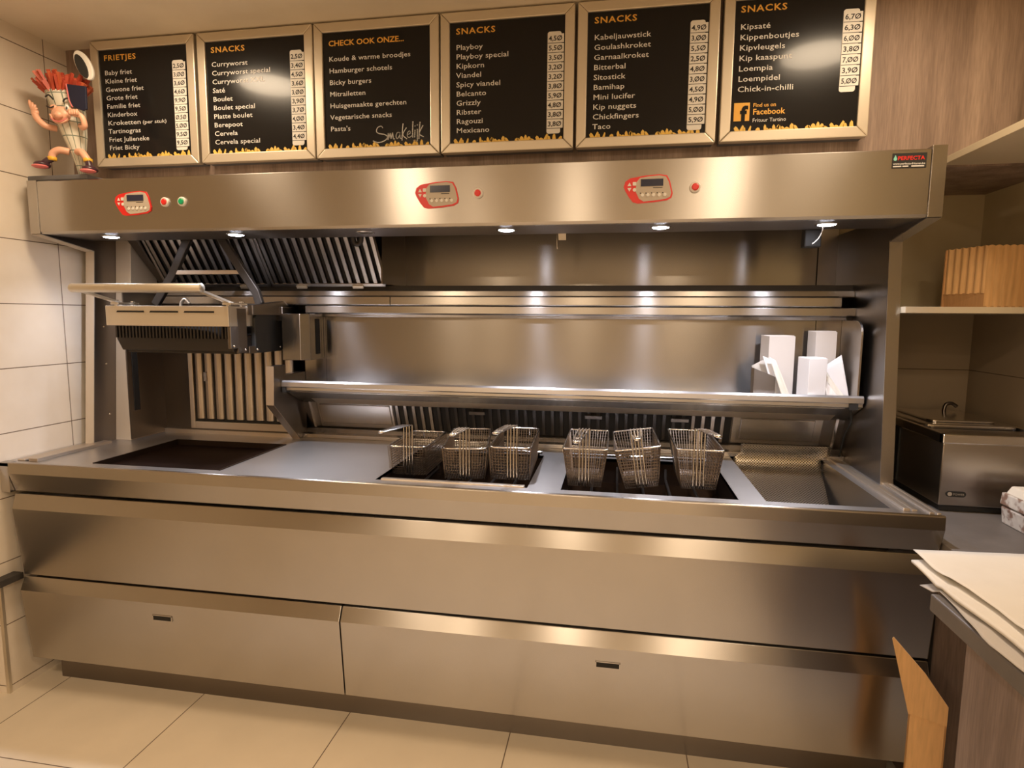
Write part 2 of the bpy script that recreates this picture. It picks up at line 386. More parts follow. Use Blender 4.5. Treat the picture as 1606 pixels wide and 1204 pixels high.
# front carcass and drawers
MB().box(0.03, 3.13, 0.05, 0.88, 0.115, 0.885 - 0.2).build('carcass', GAP, fr)
MB().box(0.05, 3.10, 0.10, 0.85, 0.0, 0.116).build('plinth', STEEL_DARK, fr)
UP = [(0.020, 0.781), (0.012, 0.783), (-0.006, 0.728), (-0.005, 0.716), (0.019, 0.462), (0.045, 0.462), (0.045, 0.781)]
MB().prism(UP, 'x', 0.006, 3.150).build('front_panel', STEEL, fr, 0.0025)
LO = [(0.022, 0.455), (0.016, 0.457), (-0.007, 0.410), (-0.006, 0.398), (0.020, 0.124), (0.045, 0.124), (0.045, 0.455)]
def drawer(x0, x1, hx, hz):
    o = MB().prism(LO, 'x', x0, x1).build('drawer', STEEL, fr, 0.0025)
    y = -0.006 + (0.398 - hz) / (0.398 - 0.124) * 0.026
    MB().box(hx - 0.036, hx + 0.036, y - 0.0015, y + 0.004, hz - 0.009, hz + 0.008).build('grip_slot', GAP, o)
    g = MB(); g.box(hx - 0.04, hx - 0.036, y - 0.003, y + 0.004, hz - 0.010, hz + 0.010); g.box(hx + 0.036, hx + 0.04, y - 0.003, y + 0.004, hz - 0.010, hz + 0.010); g.box(hx - 0.04, hx + 0.04, y - 0.003, y + 0.004, hz + 0.008, hz + 0.011)
    g.build('grip_rim', STEEL, o)
drawer(0.012, 1.3065, 0.615, 0.354); drawer(1.3105, 3.148, 2.22, 0.352)
# side panels
SP = [(0.335, 0.9), (0.405, 1.718), (0.168, 1.757), (0.168, 1.80), (0.90, 1.80), (0.90, 0.9)]
for a, b in ((0.0, XI), (XJ, W)):
    po = MB().prism(SP, 'x', a, b).build('side_panel', STEEL_DARK, fr, 0.001)
    MB().prism([(0.335, 0.9), (0.405, 1.718), (0.168, 1.757), (0.165, 1.755), (0.402, 1.714), (0.332, 0.9)], 'x', a, b).build('panel_edge', POSTM if a == 0 else STEEL, po)
MB().prism([(0.448, 0.9), (0.52, 1.80), (0.66, 1.80), (0.66, 0.9)], 'x', XI, 0.115).build('corner_post', POSTM, fr, 0.002)
for z in (1.02, 1.24, 1.40): MB().lathe([(0.004, 0), (0.003, 0.002)], (XI, 0.425, z), 8, 'x').build('rivet', CHROME, fr)
# griddle alcove
MB().box(0.115, 0.785, 0.66, 0.72, 0.9, 1.50).build('griddle_backsplash', STEEL_DARK, fr)
MB().box(0.115, 0.121, 0.45, 0.66, 0.905, 1.55).build('alcove_side', STEEL_DARK, fr)
MB().box(0.121, 0.124, 0.475, 0.505, 1.03, 1.36).build('alcove_slot', GAP, fr)
MB().box(0.121, 0.785, 0.645, 0.662, 0.9, 0.918).build('backsplash_foot', BEIGE, fr)
lf = MB(); lf.box(0.262, 0.285, 0.645, 0.66, 0.925, 1.36); lf.box(0.285, 0.785, 0.645, 0.66, 0.925, 0.958)
gf = lf.build('flue_filter', BEIGE, fr, 0.002)
bars = MB(); bars.box(0.285, 0.785, 0.656, 0.6615, 0.958, 1.36, 1)
for k in range(10):
    x = 0.312 + k * 0.0505
    bars.prism([(x + 0.0195 * math.cos(t), 0.657 - 0.014 * math.sin(t)) for t in [math.pi * j / 6 for j in range(7)]], 'z', 0.972, 1.36)
bars.build('baffle_bars', [BEIGE, GAP], gf)
MB().box(0.345, 0.36, 0.6395, 0.645, 1.15, 1.19).build('filter_catch', STEEL_DARK, gf)
# griddle plate in the deck
g = MB(); g.box(0.305, 0.832, 0.06, 0.50, 0.874, 0.880)
gp = g.build('griddle_plate', GRIDDLE, fr)
e = MB(); e.box(0.305, 0.310, 0.06, 0.50, 0.874, 0.903); e.box(0.827, 0.832, 0.06, 0.50, 0.874, 0.903); e.box(0.305, 0.832, 0.495, 0.50, 0.874, 0.903); e.box(0.305, 0.832, 0.06, 0.065, 0.874, 0.899)
e.build('griddle_rim', TANK, gp)
# bracket beside the griddle
BR = [(0.447, 1.243), (0.438, 1.082), (0.636, 0.9), (0.70, 0.9), (0.70, 1.20), (0.535, 1.20), (0.535, 1.243)]
sbk = MB().prism(BR, 'x', 0.785, 0.82).build('shelf_bracket', STEEL_DARK, fr, 0.0015)
MB().prism([(0.447, 1.243), (0.438, 1.082), (0.636, 0.9), (0.632, 0.9), (0.435, 1.0805), (0.444, 1.243)], 'x', 0.785, 0.82).build('bracket_flange', BEIGE, sbk)
hb = MB().prism([(0.80, 0.55), (0.885, 0.55), (0.915, 0.58), (0.915, 0.70), (0.80, 0.70)], 'z', 1.262, 1.462).build('hinge_housing', STEEL_IN, fr, 0.002)
MB().box(0.9145, 0.9165, 0.625, 0.665, 1.285, 1.44).build('housing_slot', GAP, hb)
# fryer tanks
def tank(x0, x1):
    t = MB(); y0, y1 = 0.06, 0.525
    t.box(x0 - 0.006, x0, y0, y1, 0.70, 0.8995); t.box(x1, x1 + 0.006, y0, y1, 0.70, 0.8995); t.box(x0, x1, y0 - 0.006, y0, 0.70, 0.8995); t.box(x0, x1, y1, y1 + 0.006, 0.70, 0.8995); t.box(x0, x1, y0, y1, 0.694, 0.70)
    o = t.build('fryer_tank', TANK, fr)
    MB().box(x0, x1, y0, y1, 0.80, 0.803).build('frying_oil', OIL, o)
    rr = MB(); rr.tube([(x0 + 0.004, 0.513, 0.915), (x1 - 0.004, 0.513, 0.915)], 0.006, 8)
    for x in (x0 + 0.02, x1 - 0.02): rr.tube([(x, 0.513, 0.915), (x, 0.529, 0.898)], 0.004, 6)
    rr.build('basket_rail', CHROME, o)
    el = MB()
    for k in range(5):
        x = x0 + 0.09 + k * (x1 - x0 - 0.18) / 4; el.tube([(x, 0.10, 0.83), (x, 0.50, 0.83), (x, 0.515, 0.87)], 0.005, 6)
    el.build('heating_element', BLACKMETAL, o)
    return o
t1 = tank(1.42, 1.945); t2 = tank(2.055, 2.605)
MB().box(1.44, 1.935, 0.058, 0.078, 0.893, 0.905).build('tank_lip', BEIGE, t1, 0.002)
# back ledge, lower covers, exhaust filter
MB().prism([(0.66, 0.9), (0.66, 0.918), (0.685, 0.923), (0.70, 0.938), (0.72, 0.938), (0.72, 0.9)], 'x', 0.82, XJ).build('back_ledge', STEEL, fr, 0.002)
def G(t, off=0.0):   # lower back plane leaning forward: t 0 bottom .. 1 top
    return (0.73 - 0.055 * t - off, 0.935 + 0.135 * t)
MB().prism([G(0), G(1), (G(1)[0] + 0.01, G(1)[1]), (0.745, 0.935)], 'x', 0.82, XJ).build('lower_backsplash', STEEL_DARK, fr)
def cover(x0, x1, inset=0.03):
    MB().prism([G(0.08, 0.003), G(0.08, 0.006), G(0.97, 0.006), G(0.97, 0.003)], 'x', x0, x1).build('cover_panel', STEEL, fr, 0.002)
    MB().prism([G(0.2, 0.006), G(0.23, 0.011), G(0.88, 0.011), G(0.91, 0.006)], 'x', x0 + inset, x1 - inset).build('cover_pressing', STEEL, fr, 0.004)
cover(0.885, 1.245, 0.012); cover(2.695, 3.035, 0.03)
MB().prism([G(0.05, 0.002), G(0.05, 0.02), G(1, 0.02), G(1, 0.002)], 'x', 0.855, 0.865).build('cover_strut', CHROME, fr)
MB().prism([G(0.05, 0.002), G(0.05, 0.02), G(1, 0.02), G(1, 0.002)], 'x', 3.075, 3.085).build('cover_strut', CHROME, fr)
ef = MB().prism([G(0.05, 0.001), G(0.05, 0.004), G(0.99, 0.004), G(0.99, 0.001)], 'x', 1.25, 2.69).build('exhaust_filter', GAP, fr)
eb = MB()
for k in range(37):
    x = 1.262 + k * 0.0385
    eb.prism([G(0.08, 0.004), G(0.08, 0.014), G(0.99, 0.014), G(0.99, 0.004)], 'x', x, x + 0.013, 0 if (k < 5 or k > 32) else 1)
eb.build('baffle_bars', [STEEL_DARK, ARMM], ef)
for x in (1.60, 2.10, 2.45):
    h = MB().prism([G(0.72, 0.014), G(0.72, 0.026), G(0.82, 0.026), G(0.82, 0.014)], 'x', x, x + 0.07); h.build('filter_handle', STEEL_DARK, ef)
# shelf
SH = [(0.70, 1.150), (0.535, 1.150), (0.515, 1.178), (0.503, 1.180), (0.496, 1.172), (0.495, 1.153), (0.503, 1.150), (0.503, 1.137), (0.515, 1.134), (0.53, 1.142), (0.70, 1.142)]
MB().prism(SH, 'x', 0.82, 3.108).build('shelf', STEEL_DECK, fr, 0.0015)
MB().prism([(0.53, 1.142), (0.525, 1.128), (0.60, 1.092), (0.662, 1.064), (0.69, 1.064), (0.69, 1.142)], 'x', 0.825, 3.112).build('shelf_underside', STEEL, fr, 0.002)
MB().prism([(0.655, 1.062), (0.60, 1.0915), (0.602, 1.0945), (0.657, 1.066)], 'x', 0.90, 3.05).build('reflection_band', BEIGE, fr)  # paler band painting in the deck's reflection on the shelf underside
for a, b in ((0.822, 0.84), (3.06, 3.09)): MB().box(a, b, 0.497, 0.53, 1.128, 1.150).build('shelf_clip', BLACK, fr)
# cheek plate at the right end of the shelf
ck = [(0.70, 1.15), (0.505, 1.15)] + [(0.555 - 0.05 * math.cos(t), 1.40 + 0.05 * math.sin(t)) for t in [math.pi / 2 * k / 6 for k in range(7)]] + [(0.70, 1.45)]
MB().prism(ck, 'x', 3.086, 3.093).build('shelf_cheek', STEEL_V, fr, 0.001)
# back panel and ledges
for a in ((0.82, 0.924, 0.702, 0.72, 1.06, 1.46), (0.927, 2.99, 0.70, 0.72, 1.15, 1.46), (2.993, 3.112, 0.702, 0.72, 1.06, 1.46)): MB().box(*a).build('back_panel', STEEL_IN, fr)
def ledge(name, prof, segs, m_=STEEL):
    mb = MB()
    for a, b in segs: mb.prism(prof, 'x', a, b)
    return mb.build(name, m_, fr, 0.0015)
ledge('lower_ledge', [(0.70, 1.450), (0.67, 1.450), (0.665, 1.462), (0.645, 1.467), (0.645, 1.497), (0.70, 1.497)], [(0.86, XJ)])
ledge('middle_ledge', [(0.70, 1.5005), (0.642, 1.5005), (0.639, 1.504), (0.641, 1.537), (0.70, 1.537)], [(0.12, 1.256), (1.259, 3.06)])
ledge('upper_ledge', [(0.72, 1.5385), (0.665, 1.5385), (0.663, 1.543), (0.667, 1.563), (0.72, 1.563)], [(0.12, XJ)])
MB().box(0.12, XJ, 0.69, 0.87, 1.563, 1.586).build('recess_shade_strip', BLACKMETAL, fr)  # solid black strip standing in for the shade of the recess
MB().tube(smooth_path([(3.07, 0.515, 1.13), (3.085, 0.54, 1.08), (3.088, 0.60, 1.02), (3.10, 0.66, 0.95), (3.10, 0.68, 0.91)]), 0.0035, 6).build('power_cord', RUBBER, fr, smooth=True)
# chip scuttle basin
sb = MB(); x0, x1 = 2.685, 3.035
sb.prism([(x0, 0.8995), (x0, 0.70), (x1 - 0.03, 0.70), (x1, 0.8995), (x1 + 0.005, 0.8995), (x1 - 0.026, 0.695), (x0 - 0.005, 0.695), (x0 - 0.005, 0.8995)], 'y', 0.06, 0.672)
sb.box(x0, x1, 0.055, 0.06, 0.695, 0.8995); sb.box(x0, x1, 0.672, 0.677, 0.695, 0.8995)
sb.build('chip_scuttle', STEEL_IN, fr)

# ================================================================ EXTRACTOR HOOD
ho = thing('extractor_hood', 'brushed steel extractor hood above the frying range with controls and spotlights', 'extractor hood', (W / 2, 0.5, 1.757))
HP = [(0.165, 1.766), (0.170, 1.757), (0.19, 1.757), (0.19, 1.762), (0.172, 1.766), (0.172, 1.947), (0.42, 1.947), (0.42, 1.953), (0.168, 1.953), (0.165, 1.950)]
MB().prism(HP, 'x', 0.043, 3.112).build('fascia', STEEL, ho)
EC = [(0.163, 1.757), (0.163, 1.957), (0.42, 1.957), (0.42, 1.801), (0.172, 1.801), (0.172, 1.757)]
MB().prism([(0.163, 1.757), (0.163, 1.955), (0.42, 1.955), (0.42, 1.801), (0.167, 1.801), (0.167, 1.757)], 'x', 0.0, 0.042).build('end_cap', STEEL, ho, 0.001)
MB().prism([(0.163, 1.757), (0.163, 1.962), (0.42, 1.962), (0.42, 1.801), (0.167, 1.801), (0.167, 1.757)], 'x', 3.114, W).build('end_cap', STEEL, ho, 0.001)
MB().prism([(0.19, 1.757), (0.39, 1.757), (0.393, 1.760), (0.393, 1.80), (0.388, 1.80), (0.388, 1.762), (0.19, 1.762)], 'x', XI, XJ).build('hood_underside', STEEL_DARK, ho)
# plenum behind: back panel and side
MB().box(1.235, XJ, 0.885, 0.90, 1.56, 1.955).build('plenum_back', STEEL_IN, ho)
MB().box(1.235, 1.241, 0.60, 0.885, 1.59, 1.955).build('plenum_side', STEEL_DARK, ho)
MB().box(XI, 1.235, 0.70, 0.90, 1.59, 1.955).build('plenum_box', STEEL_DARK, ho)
MB().box(3.036, 3.04, 0.8835, 0.885, 1.59, 1.94).build('panel_seam', GAP, ho)
# slanted baffle filters, upper left
FA, FB = Vector((0, 0.665, 1.592)), Vector((0, 0.50, 1.83))
def fpt(x, t, off): 
    d_ = (FB - FA).normalized(); n_ = Vector((0, -d_.z, d_.y)); n_ = Vector((0, -abs(n_.y), -abs(n_.z)))
    p = FA.lerp(FB, t) + n_ * off; return (x, p.y, p.z)
def fbar(mb, x0, x1, t0, t1, o0, o1, mi=0):
    vs = [fpt(x, t, o) for x in (x0, x1) for t in (t0, t1) for o in (o0, o1)]
    mb.add(vs, [(0, 1, 3, 2), (4, 6, 7, 5), (0, 4, 5, 1), (2, 3, 7, 6), (0, 2, 6, 4), (1, 5, 7, 3)], mi)
for a, b in ((0.17, 0.70), (0.703, 1.236)):
    f = MB(); fbar(f, a, b, 0, 0.05, 0, 0.02); fbar(f, a, b, 0.95, 1, 0, 0.02); fbar(f, a, a + 0.012, 0, 1, 0, 0.02); fbar(f, b - 0.016, b, 0, 1, 0, 0.02)
    fo = f.build('grease_filter', STEEL_V, ho, 0.001)
    bb = MB(); fbar(bb, a, b, 0.0, 1, -0.004, 0.001, 1)
    n = 13
    for k in range(n):
        x = a + 0.016 + k * (b - a - 0.03) / n
        fbar(bb, x, x + 0.018, 0.04, 0.96, 0.006, 0.016)
        fbar(bb, x, x + 0.003, 0.04, 0.96, 0.0, 0.016); fbar(bb, x + 0.015, x + 0.018, 0.04, 0.96, 0.0, 0.016)
    bb.build('baffle_bars', [STEEL_V, GAP], fo)
    for x in (a + 0.12, b - 0.15):
        pg = MB(); fbar(pg, x, x + 0.05, -0.02, 0.03, 0.02, 0.028); pg.build('filter_grip', ALU, fo, 0.002)
MB().prism([(0.66, 1.60), (0.48, 1.78), (0.44, 1.80), (0.66, 1.80)], 'x', 0.125, 0.165).build('gusset', STEEL_DARK, ho)
# spotlights
for i, x in enumerate(LED_X):
    on = i != 2; y = 0.272
    s_ = MB().lathe([(0.026, 1.7575), (0.030, 1.7545), (0.034, 1.7545), (0.036, 1.7575)], (x, y, 0), 24).build('spotlight', CHROME, ho, smooth=True)
    MB().lathe([(0.027, 1.7572), (0.027, 1.7545), (0.018, 1.752), (0.004, 1.7515)], (x, y, 0), 24).build('spotlight_lens', LEDM if on else LENSOFF, s_, smooth=True)
    if on:
        l = bpy.data.lights.new('spot_beam', 'SPOT'); l.energy = LED_POWER * (0.45 if i == 0 else 1); l.color = COOL; l.spot_size = math.radians(135); l.spot_blend = 1.0; l.shadow_soft_size = 0.022
        lo = bpy.data.objects.new('spot_beam', l); COL.objects.link(lo); lo.parent = ho; lo.location = Vector((x, y, 1.746)) - origin(ho)
MB().tube(smooth_path([(2.866, 0.285, 1.752), (2.868, 0.30, 1.735), (2.86, 0.31, 1.715), (2.845, 0.315, 1.70)]), 0.0016, 6).build('loose_wire', ALU, ho, smooth=True)
MB().box(2.845, 2.90, 0.40, 0.44, 1.70, 1.76).build('cable_clip', BLACK, ho, 0.004)
hk = MB().tube(smooth_path([(1.998, 0.392, 1.765), (1.998, 0.386, 1.74), (1.999, 0.386, 1.715), (2.0, 0.387, 1.702)]), [0.003] * 19, 6)
hk.prism([(0.392, 1.762), (0.40, 1.762), (0.40, 1.735)], 'x', 1.999, 2.03)
hk.build('hook', STEEL, ho)
MB().tube(smooth_path([(1.21, 0.40, 1.79), (1.20, 0.41, 1.755), (1.205, 0.42, 1.735), (1.225, 0.42, 1.74), (1.235, 0.41, 1.765)]), 0.010, 8).build('drip_fitting', BLACKMETAL, ho, smooth=True)
# controls
def control(cx, cz=1.860, s=1.0):
    y = 0.1648
    out = [(-0.075, 0.008), (-0.070, 0.024), (-0.055, 0.034), (-0.01, 0.041), (0.035, 0.044), (0.058, 0.040), (0.068, 0.022), (0.077, -0.015), (0.074, -0.028), (0.06, -0.036), (0.02, -0.041), (-0.03, -0.044), (-0.045, -0.040), (-0.058, -0.024), (-0.070, -0.004)]
    ins = [(-0.035, 0.022), (-0.025, 0.034), (0.0, 0.038), (0.035, 0.0405), (0.055, 0.036), (0.064, 0.02), (0.0725, -0.014), (0.069, -0.026), (0.055, -0.032), (0.02, -0.036), (-0.012, -0.0385), (-0.026, -0.030), (-0.038, -0.006)]
    c = MB().slab([(cx + a * s, cz + b * s) for a, b in out], y - 0.003, y).build('control_panel', RED, ho)
    MB().slab([(cx + a * s, cz + b * s) for a, b in ins], y - 0.0038, y - 0.003).build('membrane', GREYP, c)
    MB().box(cx - 0.022, cx + 0.047, y - 0.0048, y - 0.0038, cz + 0.008, cz + 0.030).build('display', LCD, c)
    for k in range(5):
        x = cx - 0.016 + k * 0.0172
        MB().lathe([(0.0052, y - 0.0038), (0.0052, y - 0.0052), (0.004, y - 0.0056)], (x, 0, cz - 0.019), 12, 'y').build('button', WHITEP, c, smooth=False)
    sy = MB(); yy = (y - 0.0042, y - 0.003)
    sy.slab([(cx - 0.063, cz + 0.010), (cx - 0.051, cz + 0.010), (cx - 0.057, cz + 0.021)], *yy)
    sy.slab([(cx - 0.057, cz - 0.007), (cx - 0.063, cz + 0.004), (cx - 0.051, cz + 0.004)], *yy)
    sy.slab(rrect(cx - 0.047, cx - 0.036, cz + 0.011, cz + 0.022, 0.002), *yy); sy.lathe([(0.0055, yy[0]), (0.0055, yy[1])], (cx - 0.041, 0, cz - 0.002), 12, 'y')
    sy.build('arrow_keys', WHITEP, c)
    mk = MB()
    for k in range(5): mk.box(cx - 0.024 + k * 0.0172, cx - 0.0205 + k * 0.0172, y - 0.0042, y - 0.0038, cz - 0.0145, cz - 0.011)
    mk.box(cx + 0.016, cx + 0.045, y - 0.0042, y - 0.0038, cz + 0.002, cz + 0.0042)
    mk.build('key_print', TAGT, c)
for cx in (0.453, 1.613, 2.305): control(cx)
for x, m_, nm in ((0.588, RED, 'red push button'), (0.658, GREEN, 'green push button'), (1.756, RED, 'red push button'), (2.449, RED, 'red push button')):
    p = MB().lathe([(0.0165, 0.1650), (0.0165, 0.158), (0.014, 0.156), (0.011, 0.1565)], (x, 0, 1.861), 20, 'y').build('push_button', WHITEP, ho, smooth=False)
    p['label'] = nm
    MB().lathe([(0.0105, 0.158), (0.0105, 0.153), (0.008, 0.1515)], (x, 0, 1.861), 18, 'y').build('button_cap', m_, p)
st = MB().box(3.008, 3.100, 0.1636, 0.1652, 1.899, 1.942).build('maker_sticker', BLACK, ho)
sp = MB()
text_mb(sp, 'PERFECTA', 3.022, 1.9225, 0.1632, 0.011, 0, width=0.072, bold=0.02)
sp.slab([(3.0155 + 0.0048 * math.cos(t), 1.9255 + 0.0048 * math.sin(t)) for t in [math.pi * (-1.2 + 1.4 * k / 10) for k in range(11)]] + [(3.0155, 1.9375)], 0.1630, 0.1634, 1)
text_mb(sp, 'www.perfecta-frituren.be', 3.0105, 1.9095, 0.1632, 0.0055, 2, width=0.086, bold=0.02)
sp.box(3.0105, 3.033, 0.1630, 0.1634, 1.9025, 1.9062, 2); sp.box(3.036, 3.052, 0.1630, 0.1634, 1.9025, 1.9062, 2); sp.box(3.06, 3.094, 0.1630, 0.1634, 1.9025, 1.9062, 2)
sp.build('sticker_print', [RED, TEAL, TXTW], st)

# ================================================================ CONTACT GRILL (raised upper plate)
cg = thing('contact_grill', 'raised contact grill plate with cream handle bar above the griddle', 'grill', (0.49, 0.44, 1.31))
body = MB(); body.box(0.222, 0.760, 0.25, 0.262, 1.410, 1.488); body.box(0.222, 0.234, 0.262, 0.60, 1.41, 1.488); body.box(0.748, 0.760, 0.262, 0.60, 1.41, 1.488)
bo = body.build('front_cover', ALU, cg, 0.0015)
sl = MB()
for a, b in ((0.272, 0.395), (0.42, 0.545), (0.57, 0.70)): sl.prism([(a, 1.462), (b, 1.462), (b, 1.469), (a + 0.004, 1.469)], 'y', 0.2485, 0.251)
sl.build('vent_slots', GAP, bo)
MB().box(0.234, 0.748, 0.30, 0.60, 1.415, 1.455).build('heater_box', BLACKMETAL, cg)
fi = MB()
for k in range(34):
    x = 0.245 + k * 0.0151; fi.box(x, x + 0.007, 0.268, 0.30, 1.362, 1.412)
fi.build('cooling_fins', ARMM, cg)
MB().prism([(0.235, 1.372), (0.235, 1.355), (0.258, 1.312), (0.752, 1.312), (0.752, 1.372)], 'y', 0.283, 0.60).build('upper_plate', BLACKMETAL, cg, 0.003)
MB().box(0.27, 0.748, 0.30, 0.60, 1.302, 1.3125).build('ribbed_face', BLACKMETAL, cg)
sd = MB(); sd.box(0.752, 0.766, 0.25, 0.30, 1.325, 1.41); sd.box(0.752, 0.762, 0.30, 0.36, 1.305, 1.48); sd.box(0.752, 0.770, 0.36, 0.605, 1.30, 1.33)
sd.build('side_bracket', STEEL_DARK, cg, 0.002)
MB().prism(rrect(0.40, 0.61, 1.30, 1.46, 0.025), 'x', 0.752, 0.772).build('junction_box', BLACK, cg, 0.003)
MB().prism([(0.37, 1.455), (0.64, 1.455), (0.64, 1.50), (0.60, 1.515), (0.37, 1.495)], 'x', 0.745, 0.785).build('pivot_plate', STEEL_DARK, cg, 0.003)
for y, z in ((0.33, 1.318), (0.41, 1.315), (0.58, 1.318), (0.26, 1.335)): MB().ball((0.772, y, z), 0.005, 8).build('screw', CHROME, cg, smooth=True)
hd = MB(); hy, hz = 0.085, 1.549
hd.tube([(0.243, hy, hz), (0.247, hy, hz), (0.775, hy, hz), (0.779, hy, hz)], [0.0145, 0.0165, 0.0165, 0.0145], 18)
ha = hd.build('handle_bar', ALU, cg, smooth=True)
for x in (0.262, 0.752):
    q = MB(); hw_ = 0.011
    q.add([(x + sx * hw_, yy, zz + sz * 0.004) for yy, zz in ((hy, hz - 0.004), (0.28, 1.499)) for sx in (-1, 1) for sz in (-1, 1)], [(0, 1, 3, 2), (4, 6, 7, 5), (0, 4, 5, 1), (2, 3, 7, 6), (0, 2, 6, 4), (1, 5, 7, 3)])
    q.build('handle_arm', ALU, cg)
    q = MB().box(x - 0.018, x + 0.018, 0.252, 0.36, 1.492, 1.502); q.box(x - 0.006, x + 0.006, 0.258, 0.27, 1.486, 1.512); q.box(x - 0.006, x + 0.006, 0.34, 0.352, 1.486, 1.508)
    q.build('handle_mount', CHROME, cg, 0.002)
def flat_arm(path, wd, th):
    mb = MB(); n = len(path); vs = []
    for i, p in enumerate(path):
        a = Vector(path[max(0, i - 1)]); b = Vector(path[min(n - 1, i + 1)]); d_ = (b - a).normalized(); s_ = Vector((d_.z, 0, -d_.x)).normalized()
        p = Vector(p)
        vs += [p - s_ * wd / 2 - Vector((0, th / 2, 0)), p + s_ * wd / 2 - Vector((0, th / 2, 0)), p + s_ * wd / 2 + Vector((0, th / 2, 0)), p - s_ * wd / 2 + Vector((0, th / 2, 0))]
    fs = [(0, 1, 2, 3), tuple(4 * (n - 1) + k for k in (3, 2, 1, 0))]
    for i in range(n - 1):
        for k in range(4): fs.append((4 * i + k, 4 * (i + 1) + k, 4 * (i + 1) + (k + 1) % 4, 4 * i + (k + 1) % 4))
    return mb.add(vs, fs)
flat_arm([(0.455, 0.46, 1.85), (0.44, 0.46, 1.765), (0.36, 0.46, 1.62), (0.27, 0.46, 1.495)], 0.034, 0.02).build('lift_arm', ARMM, cg, 0.003)
flat_arm([(0.575, 0.46, 1.85), (0.60, 0.46, 1.765), (0.69, 0.46, 1.63), (0.745, 0.46, 1.55), (0.76, 0.46, 1.50)], 0.034, 0.02).build('lift_arm', ARMM, cg, 0.003)
MB().box(0.375, 0.685, 0.452, 0.468, 1.622, 1.640).build('cross_bar', BEIGE, cg, 0.002)
MB().tube(smooth_path([(0.40, 0.45, 1.455), (0.40, 0.45, 1.50), (0.42, 0.45, 1.52), (0.44, 0.45, 1.50)]), 0.006, 8).build('cable_loop', ALU, cg, smooth=True)
MB().box(0.765, 0.80, 0.56, 0.66, 1.43, 1.49).build('hinge_arm', STEEL_DARK, cg, 0.003)

# ================================================================ FRY BASKETS
def basket(name, label, x, y, z, wid, leng, hgt, taper, round_, hx, htop, rot, tilt, group, horiz):
    """origin at the front top middle of the rim; local y runs back"""
    t = thing(name, label, 'fry basket', (x, y, z), group, rot)
    t.rotation_euler = (0, tilt, rot)
    wr = 0.0013
    wb = wid * taper
    def hw(s): return (wid / 2) * (1 - s) + (wb / 2) * s       # half width at depth fraction s
    def y0(s): return 0.012 * s + (0.004 if round_ else 0)
    def y1(s): return leng - (0.09 if not round_ else 0.02) * s
    mesh = MB(); nz = max(6, int(hgt / 0.0095)); nx = int(wid / 0.0095); ny = int(leng / 0.011)
    for k in range(nz + 1):
        s = k / nz; a = hw(s); c = 0.022 if round_ else 0.006
        zz = -hgt * s
        loop = [(px, py, zz) for px, py in rrect(-a, a, y0(s), y1(s), c, 3)]
        mesh.tube(loop, wr * (1.5 if horiz else 1.0), 4, True)
    for k in range(nx + 1):
        u = -1 + 2 * k / nx
        mesh.tube([(u * hw(0), y0(0), 0), (u * hw(1), y0(1), -hgt), (u * hw(1), y1(1), -hgt), (u * hw(0), y1(0), 0)], wr, 4)
    for k in range(1, ny):
        u = k / ny
        ya, yb = y0(0) + u * (y1(0) - y0(0)), y0(1) + u * (y1(1) - y0(1))
        mesh.tube([(-hw(0), ya, 0), (-hw(1), yb, -hgt), (hw(1), yb, -hgt), (hw(0), ya, 0)], wr, 4)
    mesh.build('wire_mesh', WIRE, t, local=True)
    rim = MB().tube([(px, py, 0) for px, py in rrect(-wid / 2, wid / 2, y0(0), y1(0), 0.022 if round_ else 0.008, 5)], 0.0032, 8, True)
    rim.build('rim', CHROME, t, local=True, smooth=True)
    h = MB(); dx, dy, dz, cx = hx
    for k in range(4):
        o = (k - 1.5) * 0.0105
        h.tube(smooth_path([(cx + o, -0.003, -hgt * 0.97), (cx + o, -0.004, -hgt * 0.5), (cx + o, -0.004, 0), (cx + o, -0.003, htop - 0.012), (cx + o + dx * 0.06, dy * 0.08, htop), (cx + dx * 0.6 + o * 0.95, dy * 0.6, htop + dz * 0.5), (cx + dx + o * 0.55, dy, htop + dz)], 4), 0.0023, 6)
    h.tube([(cx + dx - 0.008, dy, htop + dz), (cx + dx + 0.008, dy, htop + dz)], 0.0055, 8)
    h.tube([(cx + dx * 0.75 - 0.011, dy * 0.75, htop + dz * 0.7), (cx + dx * 0.75 + 0.011, dy * 0.75, htop + dz * 0.7)], 0.0022, 6)
    h.build('handle', CHROME, t, local=True, smooth=True)
    hk_ = MB()
    for sx in (-0.03, 0.03):
        hk_.tube([(sx, leng, -0.004), (sx, leng + 0.012, -0.004), (sx, leng + 0.022, -0.03)], 0.0022, 6)
    hk_.build('hang_hook', CHROME, t, local=True)
    return t
LG, RG = 'fry baskets over the left fryer', 'fry baskets over the right fryer'
basket('fry_basket', 'leftmost fry basket, its handle swung out to the left, over the left fryer', 1.482, 0.20, 0.985, 0.142, 0.30, 0.105, 0.95, True, (-0.06, -0.11, -0.008, 0.008), 0.082, 0.02, 0, LG, False)
basket('fry_basket', 'middle rounded fry basket of the three over the left fryer', 1.718, 0.12, 1.006, 0.152, 0.37, 0.108, 0.90, True, (-0.03, -0.12, -0.002, 0.002), 0.075, 0.16, 0, LG, False)
basket('fry_basket', 'fry basket at the right edge of the left fryer beside the steel divider', 1.875, 0.12, 1.016, 0.142, 0.37, 0.112, 0.93, True, (-0.04, -0.12, -0.006, 0.010), 0.080, 0.045, 0, LG, False)
basket('fry_basket', 'fine mesh tapered fry basket at the left end of the right fryer', 2.128, 0.12, 1.024, 0.146, 0.34, 0.128, 0.74, False, (-0.02, -0.12, -0.022, -0.002), 0.070, 0.0, 0, RG, False)
